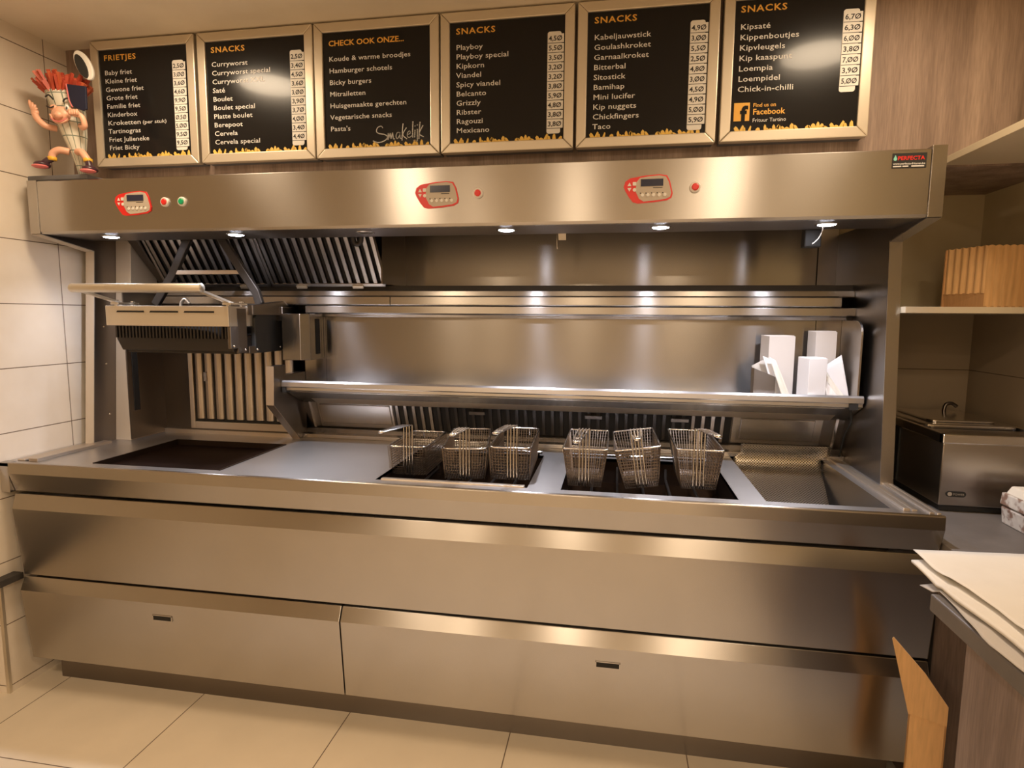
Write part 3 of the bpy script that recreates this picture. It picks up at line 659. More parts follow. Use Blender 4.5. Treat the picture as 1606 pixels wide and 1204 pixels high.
basket('fry_basket', 'fry basket twisted askew in the middle of the right fryer', 2.297, 0.12, 1.033, 0.147, 0.33, 0.132, 0.73, False, (0.0, -0.12, -0.012, 0.0), 0.068, 0.02, -0.14, RG, True)
basket('fry_basket', 'wide tapered fry basket at the right end of the right fryer, handle to the right', 2.494, 0.12, 1.037, 0.146, 0.35, 0.130, 0.72, False, (0.037, -0.12, 0.0, -0.004), 0.070, 0.0, 0, RG, False)

# perforated drain tray in the chip scuttle
pt = [(0.652, 0.957), (0.658, 0.950), (0.660, 0.92), (0.659, 0.90), (0.653, 0.880), (0.640, 0.864), (0.61, 0.848), (0.50, 0.806), (0.40, 0.768), (0.30, 0.732)]
dt = MB(); n = 24
acc = [0.0]
for i in range(1, len(pt)): acc.append(acc[-1] + (Vector(pt[i]) - Vector(pt[i - 1])).length)
uvs = []
for i, p in enumerate(pt):
    t_ = max(0, min(1, (0.64 - p[0]) / 0.28)); xr_ = (3.062 if p[1] > 0.9 else 3.028) - 0.045 * t_; xl_ = 2.725 if p[1] > 0.9 else 2.700
    for k in range(n + 1):
        x = xl_ + (xr_ - xl_) * k / n; dt.v.append((x, *p)); uvs.append((x, acc[i]))
for i in range(len(pt) - 1):
    for k in range(n): dt.f.append((i * (n + 1) + k, i * (n + 1) + k + 1, (i + 1) * (n + 1) + k + 1, (i + 1) * (n + 1) + k)); dt.m.append(0)
dto = dt.build('drain_tray', PERF, None, smooth=True)
uvl = dto.data.uv_layers.new(name='UVMap')
for lp in dto.data.loops: uvl.data[lp.index].uv = uvs[lp.vertex_index]
so = dto.modifiers.new('thick', 'SOLIDIFY'); so.thickness = 0.0012
tag(dto, 'curved perforated steel drain tray at the right end of the fryers', 'drain tray')

# ================================================================ MENU BOARDS
P = lambda *a: list(a)
boards = [
 ('framed black menu board headed FRIETJES, next to the figurine', 'FRIETJES', 0.13, 0.247, 0.0664,
  [('Baby friet', '2,50'), ('Kleine friet', '3,00'), ('Gewone friet', '3,60'), ('Grote friet', '4,60'), ('Familie friet', '9,90'), ('Kinderbox', '9,50'), ('Kroketten (per stuk)', '0,50'), ('Tartinogras', '5,00'), ('Friet Julieneke', '9,50'), ('Friet Bicky', '9,50')], 0.135, 0.594),
 ('framed black menu board headed SNACKS listing Curryworst to Cervela special', 'SNACKS', 0.13, 0.240, 0.0664,
  [('Curryworst', '2,50'), ('Curryworst special', '3,40'), ('Curryworst XXL', '4,50'), ('Saté', '3,60'), ('Boulet', '3,00'), ('Boulet special', '3,90'), ('Platte boulet', '3,70'), ('Berepoot', '4,00'), ('Cervela', '3,40'), ('Cervela special', '4,40')], 0.606, 1.083),
 ('framed black menu board headed CHECK OOK ONZE, without price tags', 'CHECK OOK ONZE...', 0.148, 0.262, 0.0862,
  [('Koude & warme broodjes', None), ('Hamburger schotels', None), ('Bicky burgers', None), ('Mitrailetten', None), ('Huisgemaakte gerechten', None), ('Vegetarische snacks', None), ("Pasta's", None)], 1.088, 1.568),
 ('framed black menu board headed SNACKS listing Playboy to Mexicano', 'SNACKS', 0.13, 0.243, 0.0658,
  [('Playboy', '4,50'), ('Playboy special', '5,50'), ('Kipkorn', '3,50'), ('Viandel', '3,20'), ('Spicy viandel', '3,20'), ('Belcanto', '3,80'), ('Grizzly', '5,90'), ('Ribster', '4,80'), ('Ragouzi', '3,80'), ('Mexicano', '3,80')], 1.574, 2.052),
 ('framed black menu board headed SNACKS listing Kabeljauwstick to Taco', 'SNACKS', 0.125, 0.240, 0.0680,
  [('Kabeljauwstick', '4,90'), ('Goulashkroket', '3,00'), ('Garnaalkroket', '5,50'), ('Bitterbal', '2,50'), ('Sitostick', '4,80'), ('Bamihap', '3,00'), ('Mini lucifer', '4,50'), ('Kip nuggets', '4,90'), ('Chickfingers', '5,00'), ('Taco', '5,90')], 2.062, 2.530),
 ('framed black menu board headed SNACKS with the yellow Facebook sign, rightmost of the row', 'SNACKS', 0.125, 0.240, 0.0680,
  [('Kipsaté', '6,70'), ('Kippenboutjes', '6,30'), ('Kipvleugels', '6,00'), ('Kip kaaspunt', '3,80'), ('Loempia', '7,00'), ('Loempidel', '3,90'), ('Chick-in-chilli', '5,00')], 2.543, 3.003)]
BZ0, BZ1, BY = 2.044, 2.523, 0.35
for bi, (label, title, tw, l0, lp_, lines, xa, xb) in enumerate(boards):
    bw, bh = xb - xa, BZ1 - BZ0
    root = thing('menu_board', label, 'menu board', ((xa + xb) / 2, BY + 0.03, BZ0), 'menu boards in a row above the hood')
    fw = 0.034
    fm = MB()
    for q in ([(xa, BZ0), (xb, BZ0), (xb - fw, BZ0 + fw), (xa + fw, BZ0 + fw)], [(xb, BZ0), (xb, BZ1), (xb - fw, BZ1 - fw), (xb - fw, BZ0 + fw)],
              [(xb, BZ1), (xa, BZ1), (xa + fw, BZ1 - fw), (xb - fw, BZ1 - fw)], [(xa, BZ1), (xa, BZ0), (xa + fw, BZ0 + fw), (xa + fw, BZ1 - fw)]):
        c_ = Vector((sum(p[0] for p in q) / 4, sum(p[1] for p in q) / 4))
        q2 = [tuple(c_ + (Vector(p) - c_) * 0.998) for p in q]
        fm.slab(q2, BY, BY + 0.028)
    fm.build('frame', FRAMEM, root, 0.003)
    MB().box(xa + 0.004, xb - 0.004, BY + 0.010, YU - 0.001, BZ0 + 0.004, BZ1 - 0.004).build('backing', GREYTRAY, root)
    ix0, ix1, iz0, iz1 = xa + fw, xb - fw, BZ0 + fw, BZ1 - fw
    MB().box(ix0, ix1, BY + 0.007, BY + 0.010, iz0, iz1).build('panel', BOARDM, root)
    yp = BY + 0.0062
    Z = lambda w_: BZ1 - bh * w_
    tx = MB(); x_t = ix0 + (0.022 if bi != 5 else 0.018)
    cap = 0.0178 if bi != 2 else 0.0175
    tcap = 0.0205 if bi != 2 else 0.0195
    text_mb(tx, title, x_t, Z(tw) - tcap / 2, yp, tcap, 1, bold=0.02, space=1.15 if bi != 2 else 1.0, wide=1.22 if bi != 2 else 1.13)
    for k, (nm, pr) in enumerate(lines):
        zz = Z(l0 + k * lp_) - cap / 2
        if nm == 'Kroketten (per stuk)':
            text_mb(tx, 'Kroketten', x_t, zz, yp, cap, 0, width=0.146, bold=0.006); text_mb(tx, '(per stuk)', x_t + 0.157, zz, yp, cap * 0.78, 0, width=0.105)
        else: text_mb(tx, nm, x_t, zz, yp, cap, 0, space=1.03, wide=1.24 if bi != 2 else 1.20, bold=0.006)
    if bi == 2:
        ox, oz, s = x_t + 0.165, Z(0.90), 0.0365
        strokes = [[(1.35, 1.75), (1.15, 1.95), (0.7, 1.8), (0.55, 1.35), (0.9, 1.1), (1.6, 0.95), (1.95, 0.65), (1.6, 0.25), (0.8, 0.05), (0.1, 0.25)],
                   [(2.0, 0.35), (2.05, 1.05), (2.1, 0.5), (2.3, 1.05), (2.4, 0.45), (2.6, 1.1), (2.7, 0.45), (2.85, 0.4)],
                   [(3.5, 1.1), (3.2, 1.1), (3.05, 0.7), (3.2, 0.4), (3.5, 0.8), (3.55, 1.1), (3.55, 0.5), (3.7, 0.4)],
                   [(3.95, 2.1), (3.85, 1.2), (3.8, 0.2)], [(4.35, 1.6), (3.9, 0.85), (4.4, 0.35)],
                   [(4.5, 0.8), (4.85, 1.0), (4.75, 1.25), (4.5, 1.0), (4.5, 0.6), (4.75, 0.5), (5.0, 0.65)],
                   [(5.2, 2.3), (5.15, 1.3), (5.15, 0.5)], [(5.45, 1.3), (5.4, 0.5)], [(5.75, 1.4), (5.75, 0.6), (5.7, 0.05), (5.3, 0.1)], [(5.45, 1.75), (5.47, 1.82)], [(5.75, 1.85), (5.77, 1.92)],
                   [(6.1, 2.2), (6.0, 1.2), (5.95, 0.3)], [(6.45, 1.8), (6.0, 0.9), (6.5, 0.5)]]
        for stroke in strokes:
            pts = smooth_path([(ox + a * s * 0.83, yp, oz + b * s * 0.83) for a, b in stroke], 4)
            for i in range(len(pts) - 1):
                a, b = pts[i], pts[i + 1]; d_ = (b - a)
                if d_.length < 1e-7: continue
                d_.normalize(); nn = Vector((-d_.z, 0, d_.x)) * 0.0017; ex = d_ * 0.0012
                tx.add([a - nn - ex, a + nn - ex, b + nn + ex, b - nn + ex], [(0, 1, 2, 3)], 0)
    tx.build('lettering', [TXTW, TXTO], root)
    # row of fries printed along the bottom
    fz = MB(); rnd = random.Random(5)
    x = ix0 + 0.004
    while x < ix1 - 0.012:
        h_ = rnd.uniform(0.006, 0.021); ww = rnd.uniform(0.008, 0.016); sk = rnd.uniform(-0.006, 0.006)
        if rnd.random() < 0.86:
            fz.add([(x, yp, iz0), (x + ww, yp, iz0), (x + ww * 0.8 + sk, yp, iz0 + h_ * 0.8), (x + ww * 0.45 + sk, yp, iz0 + h_), (x + ww * 0.1 + sk, yp, iz0 + h_ * 0.6)], [(0, 1, 2, 3, 4)])
        x += ww * 0.85
    fz.build('fries_print', FRYY, root)
    pr = [p for _, p in lines if p]
    if pr:
        x0 = ix1 - (0.060 if bi else 0.066); x1 = ix1 - 0.012 if bi else ix1 - 0.018
        za, zb_ = Z(l0 - lp_ * 0.95), Z(l0 + lp_ * (len(pr) - 0.2))
        if bi == 0: za, zb_ = Z(l0 - lp_ * 0.9), Z(l0 + lp_ * (len(pr) - 0.35))
        MB().slab(rrect(x0, x1, zb_, za, 0.008), BY + 0.0052, BY + 0.007).build('price_strip', TAGM, root)
        for k, p in enumerate(pr):
            zc = Z(l0 - 0.014 + k * lp_); tg = MB()
            tg.box(x0 + 0.001, min(ix1 - 0.001, x1 + 0.009), BY + 0.0042, BY + 0.0052, zc - bh * lp_ * 0.44, zc + bh * lp_ * 0.46, 0); tg.box(x0 + 0.001, min(ix1 - 0.001, x1 + 0.009), BY + 0.0044, BY + 0.0052, zc - bh * lp_ * 0.485, zc - bh * lp_ * 0.44, 1)
            text_mb(tg, p.replace('0', 'Ø'), x0 + 0.004, zc - 0.0072, BY + 0.0037, 0.0162, 1, width=0.047, bold=0.022)
            tg.build('price_tag', [TAGM, TAGT], root)
    if bi == 5:
        fx, fzc = ix0 + 0.010, Z(0.80); s = 0.029
        fb = MB().slab([(fx, fzc - s), (fx + 2 * s * 0.86, fzc - s), (fx + 2 * s * 0.86, fzc + s), (fx, fzc + s)], BY + 0.0058, BY + 0.007)
        text_mb(fb, 'f', fx + 0.022, fzc - s, BY + 0.0052, 0.048, 1, bold=0.045)
        fb.build('social_sign', [TXTO, BOARDM], root)
        ft = MB(); text_mb(ft, 'Find us on', fx + 0.060, fzc + 0.014, yp, 0.0125, 0, bold=0.015); text_mb(ft, 'Facebook', fx + 0.060, fzc - 0.010, yp, 0.0185, 0, bold=0.02); text_mb(ft, 'Frituur Tartino', fx + 0.060, fzc - 0.034, yp, 0.0125, 1)
        ft.build('social_lettering', [TXTO, TXTW], root)

# ================================================================ FIGURINE on the hood
tray = MB().box(-0.005, 0.255, 0.172, 0.33, 1.9555, 1.974).build('plinth_tray', GREYTRAY, None, 0.004)
tag(tray, 'flat dark grey slab under the fries figurine', 'slab')
FX, FY, FZ = 0.165, 0.222, 1.9745
fg = thing('fries_figurine', 'winking fries-cone figurine with red fries and a slate on the hood', 'figurine', (FX, FY, FZ), None, 0.17)
K = 0.00262
def q(u, v, y=0.0): return Vector(((u - 105) * K, y, (278 - v) * K))       # local, in the figure's own plane
# cone
cone = MB(); prof = [(277, 113, 4.5), (262, 112, 6.5), (240, 109, 11), (220, 106, 16), (200, 102, 19.5), (180, 99, 22), (162, 96, 24.5)]
seg = 24; uvs = []
for i, (v, u, r) in enumerate(prof):
    c_ = q(u, v)
    for k in range(seg):
        t = 2 * math.pi * k / seg; cone.v.append((c_.x + r * K * math.cos(t), c_.y + r * K * math.sin(t) * 0.9, c_.z)); uvs.append((k / seg, i / 6))
for i in range(6):
    for k in range(seg): cone.f.append((i * seg + k, i * seg + (k + 1) % seg, (i + 1) * seg + (k + 1) % seg, (i + 1) * seg + k)); cone.m.append(0)
cone.f += [tuple(range(seg - 1, -1, -1)), tuple(range(6 * seg, 7 * seg))]; cone.m += [0, 0]
co = cone.build('paper_cone', CHECK, fg, local=True, smooth=True)
ul = co.data.uv_layers.new(name='UVMap')
for p in co.data.polygons:
    idx = [co.data.loops[l].vertex_index for l in p.loop_indices]
    wrap = any(i % seg == 0 for i in idx) and any(i % seg == seg - 1 for i in idx)
    for l, i in zip(p.loop_indices, idx):
        uu = uvs[i][0] + (1.0 if (wrap and i % seg == 0) else 0); ul.data[l].uv = (uu, uvs[i][1])
fr_ = MB(); rnd = random.Random(3); fr_.ball(q(97, 152), (25 * K, 22 * K, 14 * K), 12)
for k in range(190):
    t = rnd.uniform(0, 2 * math.pi); rr_ = math.sqrt(rnd.random()); bx, by = 96 + rr_ * 22 * math.cos(t), rr_ * 20 * math.sin(t) * K
    a = q(bx, 164, by); ln = rnd.uniform(16, 34) * (1 - 0.12 * rr_)
    lean = Vector((math.cos(t) * rr_ * 1.05 + rnd.uniform(-.25, .25), math.sin(t) * rr_ * 0.5 + rnd.uniform(-.2, .2), 1)).normalized()
    b = a + lean * ln * K
    fr_.tube([a, b], rnd.uniform(1.9, 2.6) * K * 1.1, 4, mi=rnd.choice([0, 0, 1]))
fr_.build('red_fries', [FRIESRED, FRIESOR], fg, local=True)
face = MB()
face.ball(q(102, 196, -0.050), (0.034, 0.022, 0.030), 16); face.ball(q(104, 199, -0.070), (0.016, 0.014, 0.013), 12)
face.ball(q(95, 188, -0.058), (0.015, 0.012, 0.012), 12); face.ball(q(115, 190, -0.052), (0.013, 0.012, 0.012), 12)
face.tube(smooth_path([q(90, 197, -0.062), q(97, 207, -0.066), q(106, 209, -0.068), q(116, 203, -0.060)]), 0.0042, 8)
fo = face.build('face', SKIN, fg, local=True, smooth=True)
ey = MB(); ey.ball(q(114, 188, -0.060), (0.0085, 0.006, 0.012), 12); ey.ball(q(115, 189, -0.0655), (0.0035, 0.002, 0.006), 8, 1)
ey.build('open_eye', [WHITEP, BLACK], fo, local=True, smooth=True)
MB().tube(smooth_path([q(88, 187, -0.070), q(94, 189.5, -0.073), q(99, 187, -0.071)]), 0.0022, 6).build('winking_eye', BLACK, fo, local=True)
br = MB(); br.tube(smooth_path([q(84, 173, -0.057), q(90, 171, -0.062), q(96, 177, -0.062)]), 0.003, 6); br.tube(smooth_path([q(109, 180, -0.060), q(112, 176, -0.06), q(116, 175, -0.058)]), 0.003, 6)
br.build('eyebrow', BLACK, fo, local=True)
MB().tube(smooth_path([q(93, 203, -0.072), q(99, 207, -0.074), q(107, 208, -0.074), q(114, 203, -0.066)]), 0.0018, 6).build('mouth', PINK, fo, local=True)
def arm(path, r): return MB().tube(smooth_path(path), r, 10)
a1 = arm([q(86, 212, -0.02), q(78, 211, -0.045), q(70, 203, -0.055), q(66, 194, -0.055)], [0.011] * 18 + [0.009])
for j, (du, dv) in enumerate(((-5, -16), (-1, -13), (3, -10), (5, -6))):
    a1.tube(smooth_path([q(66, 194, -0.055), q(66 + du * 0.6, 194 + dv * 0.55, -0.06), q(66 + du, 194 + dv, -0.058)], 3), [0.007, 0.007, 0.0065, 0.006, 0.006, 0.005, 0.004], 8)
a1.ball(q(67, 194, -0.055), (0.014, 0.011, 0.014), 10)
a1.build('arm', SKIN, fg, local=True, smooth=True)
a2 = arm([q(121, 208, -0.02), q(130, 213, -0.045), q(136, 211, -0.055), q(134, 200, -0.06), q(126, 196, -0.062)], [0.010] * 25)
a2.ball(q(127, 196, -0.064), (0.017, 0.012, 0.013), 10)
for j in range(4): a2.tube([q(121 + j * 3.2, 192, -0.072), q(122 + j * 3.2, 199, -0.076)], 0.0052, 8)
a2.build('arm', SKIN, fg, local=True, smooth=True)
sl_ = MB().slab([tuple((p.x, p.z)) for p in (q(116, 156), q(143, 159), q(142, 190), q(136, 192), q(122, 186), q(119, 178))], -0.062, -0.054).build('slate', SLATE, fg, 0.002, local=True)
MB().tube([q(115.5, 156, -0.060), q(118, 178, -0.060), q(122, 187, -0.060)], 0.003, 6).build('slate_edge', PINK, sl_, local=True)
pd = MB(); pp = [(133 + 11.5 * math.cos(t) * 1, 126 + 20 * math.sin(t)) for t in [2 * math.pi * k / 24 for k in range(24)]]
pd.slab([((q(u + (126 - v) * -0.35, v)).x, (q(u, v)).z) for u, v in pp], -0.03, -0.018)
pdo = pd.build('paddle', WHITEP, fg, 0.003, local=True)
pk = MB(); pp = [(130.5 + 7 * math.cos(t), 128 + 16 * math.sin(t)) for t in [2 * math.pi * k / 24 for k in range(24)]]
pk.slab([((q(u + (126 - v) * -0.35, v)).x, (q(u, v)).z) for u, v in pp], -0.034, -0.029)
pk.build('paddle_inlay', BLACK, pdo, local=True)
for pts, shoe, sole in ((([q(102, 244, -0.02), q(92, 243, -0.035), q(84, 248, -0.04), q(82, 256, -0.04)]), (70, 266), (69, 271)), (([q(114, 244, -0.02), q(124, 246, -0.035), q(130, 253, -0.04), q(133, 258, -0.04)]), (138, 272), (139, 276.5))):
    lg = MB().tube(smooth_path(pts), [0.013] * 19, 10).build('leg', SKIN, fg, local=True, smooth=True)
    e_ = pts[-1]
    MB().lathe([(0.013, -0.006), (0.0155, -0.004), (0.0155, 0.006), (0.013, 0.008)], tuple(e_), 14).build('sock', YELLOW, lg, local=True, smooth=True)
    s_ = MB(); c_ = q(shoe[0], shoe[1] - 1, -0.05)
    s_.tube(smooth_path([e_ + Vector((0, 0, 0.002)), (e_ + c_) / 2 + Vector((0, 0, 0.004)), c_]), 0.012, 10)
    s_.ball(c_, (0.026, 0.030, 0.0135), 14)
    so_ = s_.build('shoe', SHOE, lg, local=True, smooth=True)
    MB().ball(c_ + Vector((0, -0.012, -0.008)), (0.027, 0.026, 0.007), 14).build('shoe_sole', PINK, so_, local=True, smooth=True)

# ================================================================ SHELF CONTENTS (paper bags)
def bag(label, x, y, wd, dp, ht, rot, lean, m1, z=1.1505, group='paper bags on the range shelf'):
    mb = MB()
    t = 0.003
    mb.add([(-wd / 2, -dp / 2, 0), (wd / 2, -dp / 2, 0), (wd / 2, dp / 2, 0), (-wd / 2, dp / 2, 0), (-wd / 2, -dp / 2, ht), (wd / 2, -dp / 2, ht), (wd / 2, dp / 2, ht + 0.004), (-wd / 2, dp / 2, ht + 0.004)],
           [(0, 3, 2, 1), (0, 1, 5, 4), (1, 2, 6, 5), (2, 3, 7, 6), (3, 0, 4, 7), (4, 5, 6, 7)])
    # gusset crease and stacked top edges
    for k in range(4):
        yy = -dp / 2 + dp * (k + 0.5) / 4; mb.box(-wd / 2 + 0.001, wd / 2 - 0.001, yy - 0.001, yy + 0.001, ht, ht + 0.004)
    M_ = Matrix.Translation((x, y, z)) @ Matrix.Rotation(rot, 4, 'Z') @ Matrix.Rotation(lean, 4, 'X')
    mb.xf(M_)
    o = mb.build('paper_bag', m1, None, 0.001); tag(o, label, 'paper bag', group); return o
bag('tall white paper bag bundle at the left of the shelf group', 2.838, 0.637, 0.104, 0.066, 0.238, 0.26, 0.0, PAPERW2)
bag('tall paper bag bundle standing at the back behind the short white bag', 3.004, 0.657, 0.084, 0.056, 0.256, 0.26, 0.0, PAPERW2)
bag('short white paper bag bundle in the middle front of the shelf group', 2.944, 0.556, 0.072, 0.070, 0.160, 0.30, 0.0, PAPERW)
def leaf(name, label, quad, m_, group, curl=0.006):
    """thin sheet through four corner points with a slight curl"""
    A, B_, C_, D_ = [Vector(p) for p in quad]; mb = MB(); n = 6
    for i in range(n + 1):
        for j in range(n + 1):
            u, v = i / n, j / n
            p = (A * (1 - u) + B_ * u) * (1 - v) + (D_ * (1 - u) + C_ * u) * v
            p.y += curl * math.sin(math.pi * u) * (1 - 0.3 * v); mb.v.append(tuple(p))
    for i in range(n):
        for j in range(n):
            a = i * (n + 1) + j; mb.f.append((a, a + 1, a + n + 2, a + n + 1)); mb.m.append(0)
    o = mb.build(name, m_, None, smooth=True); s_ = o.modifiers.new('thick', 'SOLIDIFY'); s_.thickness = 0.0012; s_.offset = 0
    tag(o, label, 'paper bag', group); return o
GR = 'loose flat bags leaning on the range shelf'
S0 = 1.152
leaf('flat_paper_bag', 'white flat bag with a pointed corner at the far right of the shelf', [(3.02, 0.575, S0), (3.084, 0.565, S0), (3.058, 0.60, 1.322), (2.995, 0.61, 1.27)], PAPERW, GR)
leaf('flat_paper_bag', 'cream flat bag slanting in front of the pointed white bag', [(3.0, 0.55, S0), (3.072, 0.54, S0), (3.008, 0.585, 1.25), (2.99, 0.59, 1.305)], PAPER, GR, 0.008)
leaf('flat_paper_bag', 'lower cream flat bag sagging at the right of the short white bundle', [(2.992, 0.522, S0), (3.042, 0.516, S0), (2.999, 0.55, 1.22), (2.985, 0.55, 1.262)], PAPERW2, GR, 0.008)
leaf('flat_paper_bag', 'leftmost grey flat bag tilting out behind the black holder', [(2.79, 0.578, S0), (2.84, 0.575, S0), (2.80, 0.59, 1.312), (2.735, 0.588, 1.275)], PAPERG, GR, 0.003)
leaf('flat_paper_bag', 'white flat bag fanned beside the black holder', [(2.820, 0.557, S0), (2.866, 0.552, S0), (2.803, 0.568, 1.30), (2.77, 0.568, 1.315)], PAPERW, GR, 0.004)
leaf('flat_paper_bag', 'cream flat bag between the fanned white bag and the tall bundle', [(2.842, 0.535, S0), (2.872, 0.53, S0), (2.813, 0.552, 1.30), (2.79, 0.552, 1.312)], PAPER, GR, 0.004)
bh_ = MB().add([(2.73, 0.520, 1.1505), (2.808, 0.520, 1.1505), (2.808, 0.520, 1.240), (2.73, 0.520, 1.272), (2.73, 0.565, 1.1505), (2.808, 0.565, 1.1505), (2.808, 0.565, 1.240), (2.73, 0.565, 1.272)], [(0, 1, 2, 3), (4, 7, 6, 5), (0, 4, 5, 1), (1, 5, 6, 2), (2, 6, 7, 3), (3, 7, 4, 0)]).build('bag_holder', STEEL_DARK, None, 0.0015)
tag(bh_, 'small dark metal holder in front of the leaning flat bags', 'holder')

# ================================================================ RIGHT SIDE
cb = thing('side_counter', 'low dark grey worktop beside the range carrying the bain-marie', 'counter', (3.41, 0.45, 0))
MB().box(3.158, RX - 0.002, -0.06, YB - 0.002, 0.785, 0.82).build('worktop', STONE, cb, 0.003)
MB().box(3.158, RX - 0.002, 0.03, YB - 0.002, 0.0, 0.785).build('cabinet_body', CABW, cb)
MB().box(3.1535, 3.162, 0.024, 0.032, 0.0, 0.785).build('edge_strip', GAP, cb)
# serving counter nearer the camera
sv = thing('serving_counter', 'wood grained serving counter at the right front under the paper sheets', 'counter', (3.25, -1.4, 0))
MB().box(2.895, RX - 0.002, -2.9, -0.47, 0.838, 0.876).build('worktop', STONE, sv, 0.004)
MB().box(2.915, 2.935, -2.88, -0.575, 0.0, 0.838).build('side_panel', CABW, sv, 0.001)
MB().box(2.935, RX - 0.002, -2.88, -0.575, 0.0, 0.838).build('cabinet_body', CABW, sv)
# bain-marie
bm_ = thing('bain_marie', 'stainless steel bain-marie on the dark side counter', 'bain-marie', (3.46, 0.60, 0.82))
b0 = MB(); BX0, BX1, BY0, BY1, BZ_0, BZ_1 = 3.292, 3.635, 0.325, 0.90, 0.842, 1.083
b0.prism([(BX0, BY0), (BX1, BY0), (BX1, BY1), (BX0, BY1)], 'z', BZ_0, BZ_1 - 0.03)
b0.build('body', STEEL_V, bm_, 0.004)
tr = MB(); tr.box(BX0 - 0.004, BX1 + 0.004, BY0 - 0.004, BY0 + 0.02, BZ_1 - 0.032, BZ_1); tr.box(BX0 - 0.004, BX0 + 0.014, BY0, BY1, BZ_1 - 0.032, BZ_1); tr.box(BX1 - 0.014, BX1 + 0.004, BY0, BY1, BZ_1 - 0.032, BZ_1); tr.box(BX0, BX1, BY1 - 0.015, BY1, BZ_1 - 0.032, BZ_1)
tr.build('top_rim', CHROME, bm_, 0.004)
MB().box(BX0 + 0.014, BX1 - 0.014, BY0 + 0.02, BY0 + 0.15, BZ_1 - 0.032, BZ_1 - 0.008).build('front_cover', STEEL, bm_, 0.003)
MB().box(BX0 + 0.014, BX1 - 0.014, BY0 + 0.15, BY0 + 0.165, BZ_1 - 0.032, BZ_1 - 0.02).build('cover_gap', GAP, bm_)
lid = MB()
lid.prism(rrect(BX0 + 0.02, BX1 - 0.02, BY0 + 0.17, BY1 - 0.02, 0.03), 'z', BZ_1 - 0.03, BZ_1 + 0.004)
lo_ = lid.build('pan_lid', CHROME, bm_, 0.006)
MB().prism(rrect(BX0 + 0.06, BX1 - 0.06, BY0 + 0.22, BY1 - 0.07, 0.03), 'z', BZ_1 + 0.004, BZ_1 + 0.012).build('lid_pressing', CHROME, lo_, 0.005)
MB().tube(smooth_path([(3.52, 0.80, BZ_1 + 0.008), (3.525, 0.80, BZ_1 + 0.035), (3.545, 0.80, BZ_1 + 0.042), (3.565, 0.80, BZ_1 + 0.03)]), 0.007, 8).build('lid_handle', STEEL_DARK, lo_, smooth=True)
for x, y in ((BX0 + 0.03, BY0 + 0.03), (BX1 - 0.03, BY0 + 0.03), (BX0 + 0.03, BY1 - 0.03), (BX1 - 0.03, BY1 - 0.03)):
    MB().lathe([(0.018, 0.82), (0.018, 0.843)], (x, y, 0), 12).build('foot', BLACK, bm_)
MB().box(BX0 + 0.01, BX1 - 0.01, BY0 + 0.012, BY1 - 0.01, 0.822, 0.843).build('base_skirt', BLACK, bm_)
MB().box(BX0 - 0.006, BX0, 0.62, 0.88, 0.85, 1.05).build('back_box', BLACK, bm_)
bd = MB().slab(rrect(3.312, 3.372, 0.873, 0.892, 0.009), BY0 - 0.003, BY0).build('badge', BLACK, bm_)
bt_ = MB(); bt_.lathe([(0.007, BY0 - 0.0036), (0.007, BY0 - 0.003)], (3.323, 0, 0.8825), 12, 'y'); text_mb(bt_, 'POWER', 3.333, 0.879, BY0 - 0.0034, 0.007, 0, width=0.033)
bt_.build('badge_print', ALU, bd)
# takeaway boxes at the frame edge
tb = thing('takeaway_box', 'white patterned takeaway box lying on the dark counter before the bain-marie', 'box', (3.53, 0.13, 0.82))
MB().prism([(3.437, 0.82), (3.63, 0.82), (3.635, 0.875), (3.431, 0.875)], 'y', 0.02, 0.245).build('box_base', MARBLE, tb, 0.004)
MB().prism([(3.429, 0.88), (3.637, 0.88), (3.634, 0.918), (3.433, 0.918), (3.447, 0.942), (3.62, 0.942), (3.634, 0.918)][:4], 'y', 0.015, 0.25).build('box_lid', MARBLE, tb, 0.004)
MB().prism([(3.435, 0.918), (3.632, 0.918), (3.615, 0.942), (3.45, 0.942)], 'y', 0.03, 0.235).build('lid_top', PAPER, tb, 0.004)
# wall shelves
s1 = MB().box(3.258, RX - 0.002, -1.2, YU - 0.001, 1.960, 1.982).build('wall_shelf', SHELFM, None, 0.001); tag(s1, 'upper cream wall shelf reaching out beside the hood end', 'shelf', 'wall shelves on the right')
s2 = MB().box(3.156, RX - 0.002, 0.35, YB - 0.002, 1.478, 1.4985).build('wall_shelf', SHELFM, None, 0.001); tag(s2, 'lower cream wall shelf with the orange cardboard box', 'shelf', 'wall shelves on the right')
# corrugated box on the lower shelf
cbx = thing('cardboard_box', 'open corrugated cardboard box on the lower wall shelf', 'box', (3.53, 0.60, 1.4985), None, 0.0)
Mx = Matrix.Translation((3.440, 0.455, 1.4985)) @ Matrix.Rotation(0.06, 4, 'Z')
def wavy_wall(p0, p1, z1, zb=0.0, th=0.005, amp=0.003, nw=12, scallop=0.004):
    mb = MB(); a, b = Vector((*p0, 0)), Vector((*p1, 0)); d_ = (b - a); nn = Vector((-d_.y, d_.x, 0)).normalized(); n = nw * 6; top = []
    vs = []
    for i in range(n + 1):
        t = i / n; w_ = math.sin(2 * math.pi * nw * t) * amp; h_ = z1 + scallop * abs(math.sin(math.pi * nw * t))
        p = a + d_ * t + nn * w_
        vs += [(p.x, p.y, zb), (p.x, p.y, h_), (p.x + nn.x * th, p.y + nn.y * th, zb), (p.x + nn.x * th, p.y + nn.y * th, h_)]
    fs = []
    for i in range(n):
        o = 4 * i; fs += [(o, o + 4, o + 5, o + 1), (o + 2, o + 3, o + 7, o + 6), (o + 1, o + 5, o + 7, o + 3), (o, o + 2, o + 6, o + 4)]
    fs += [(0, 1, 3, 2), (4 * n, 4 * n + 2, 4 * n + 3, 4 * n + 1)]
    mb.add(vs, fs); return mb
RT = Vector((-0.045, 0.16, 0))
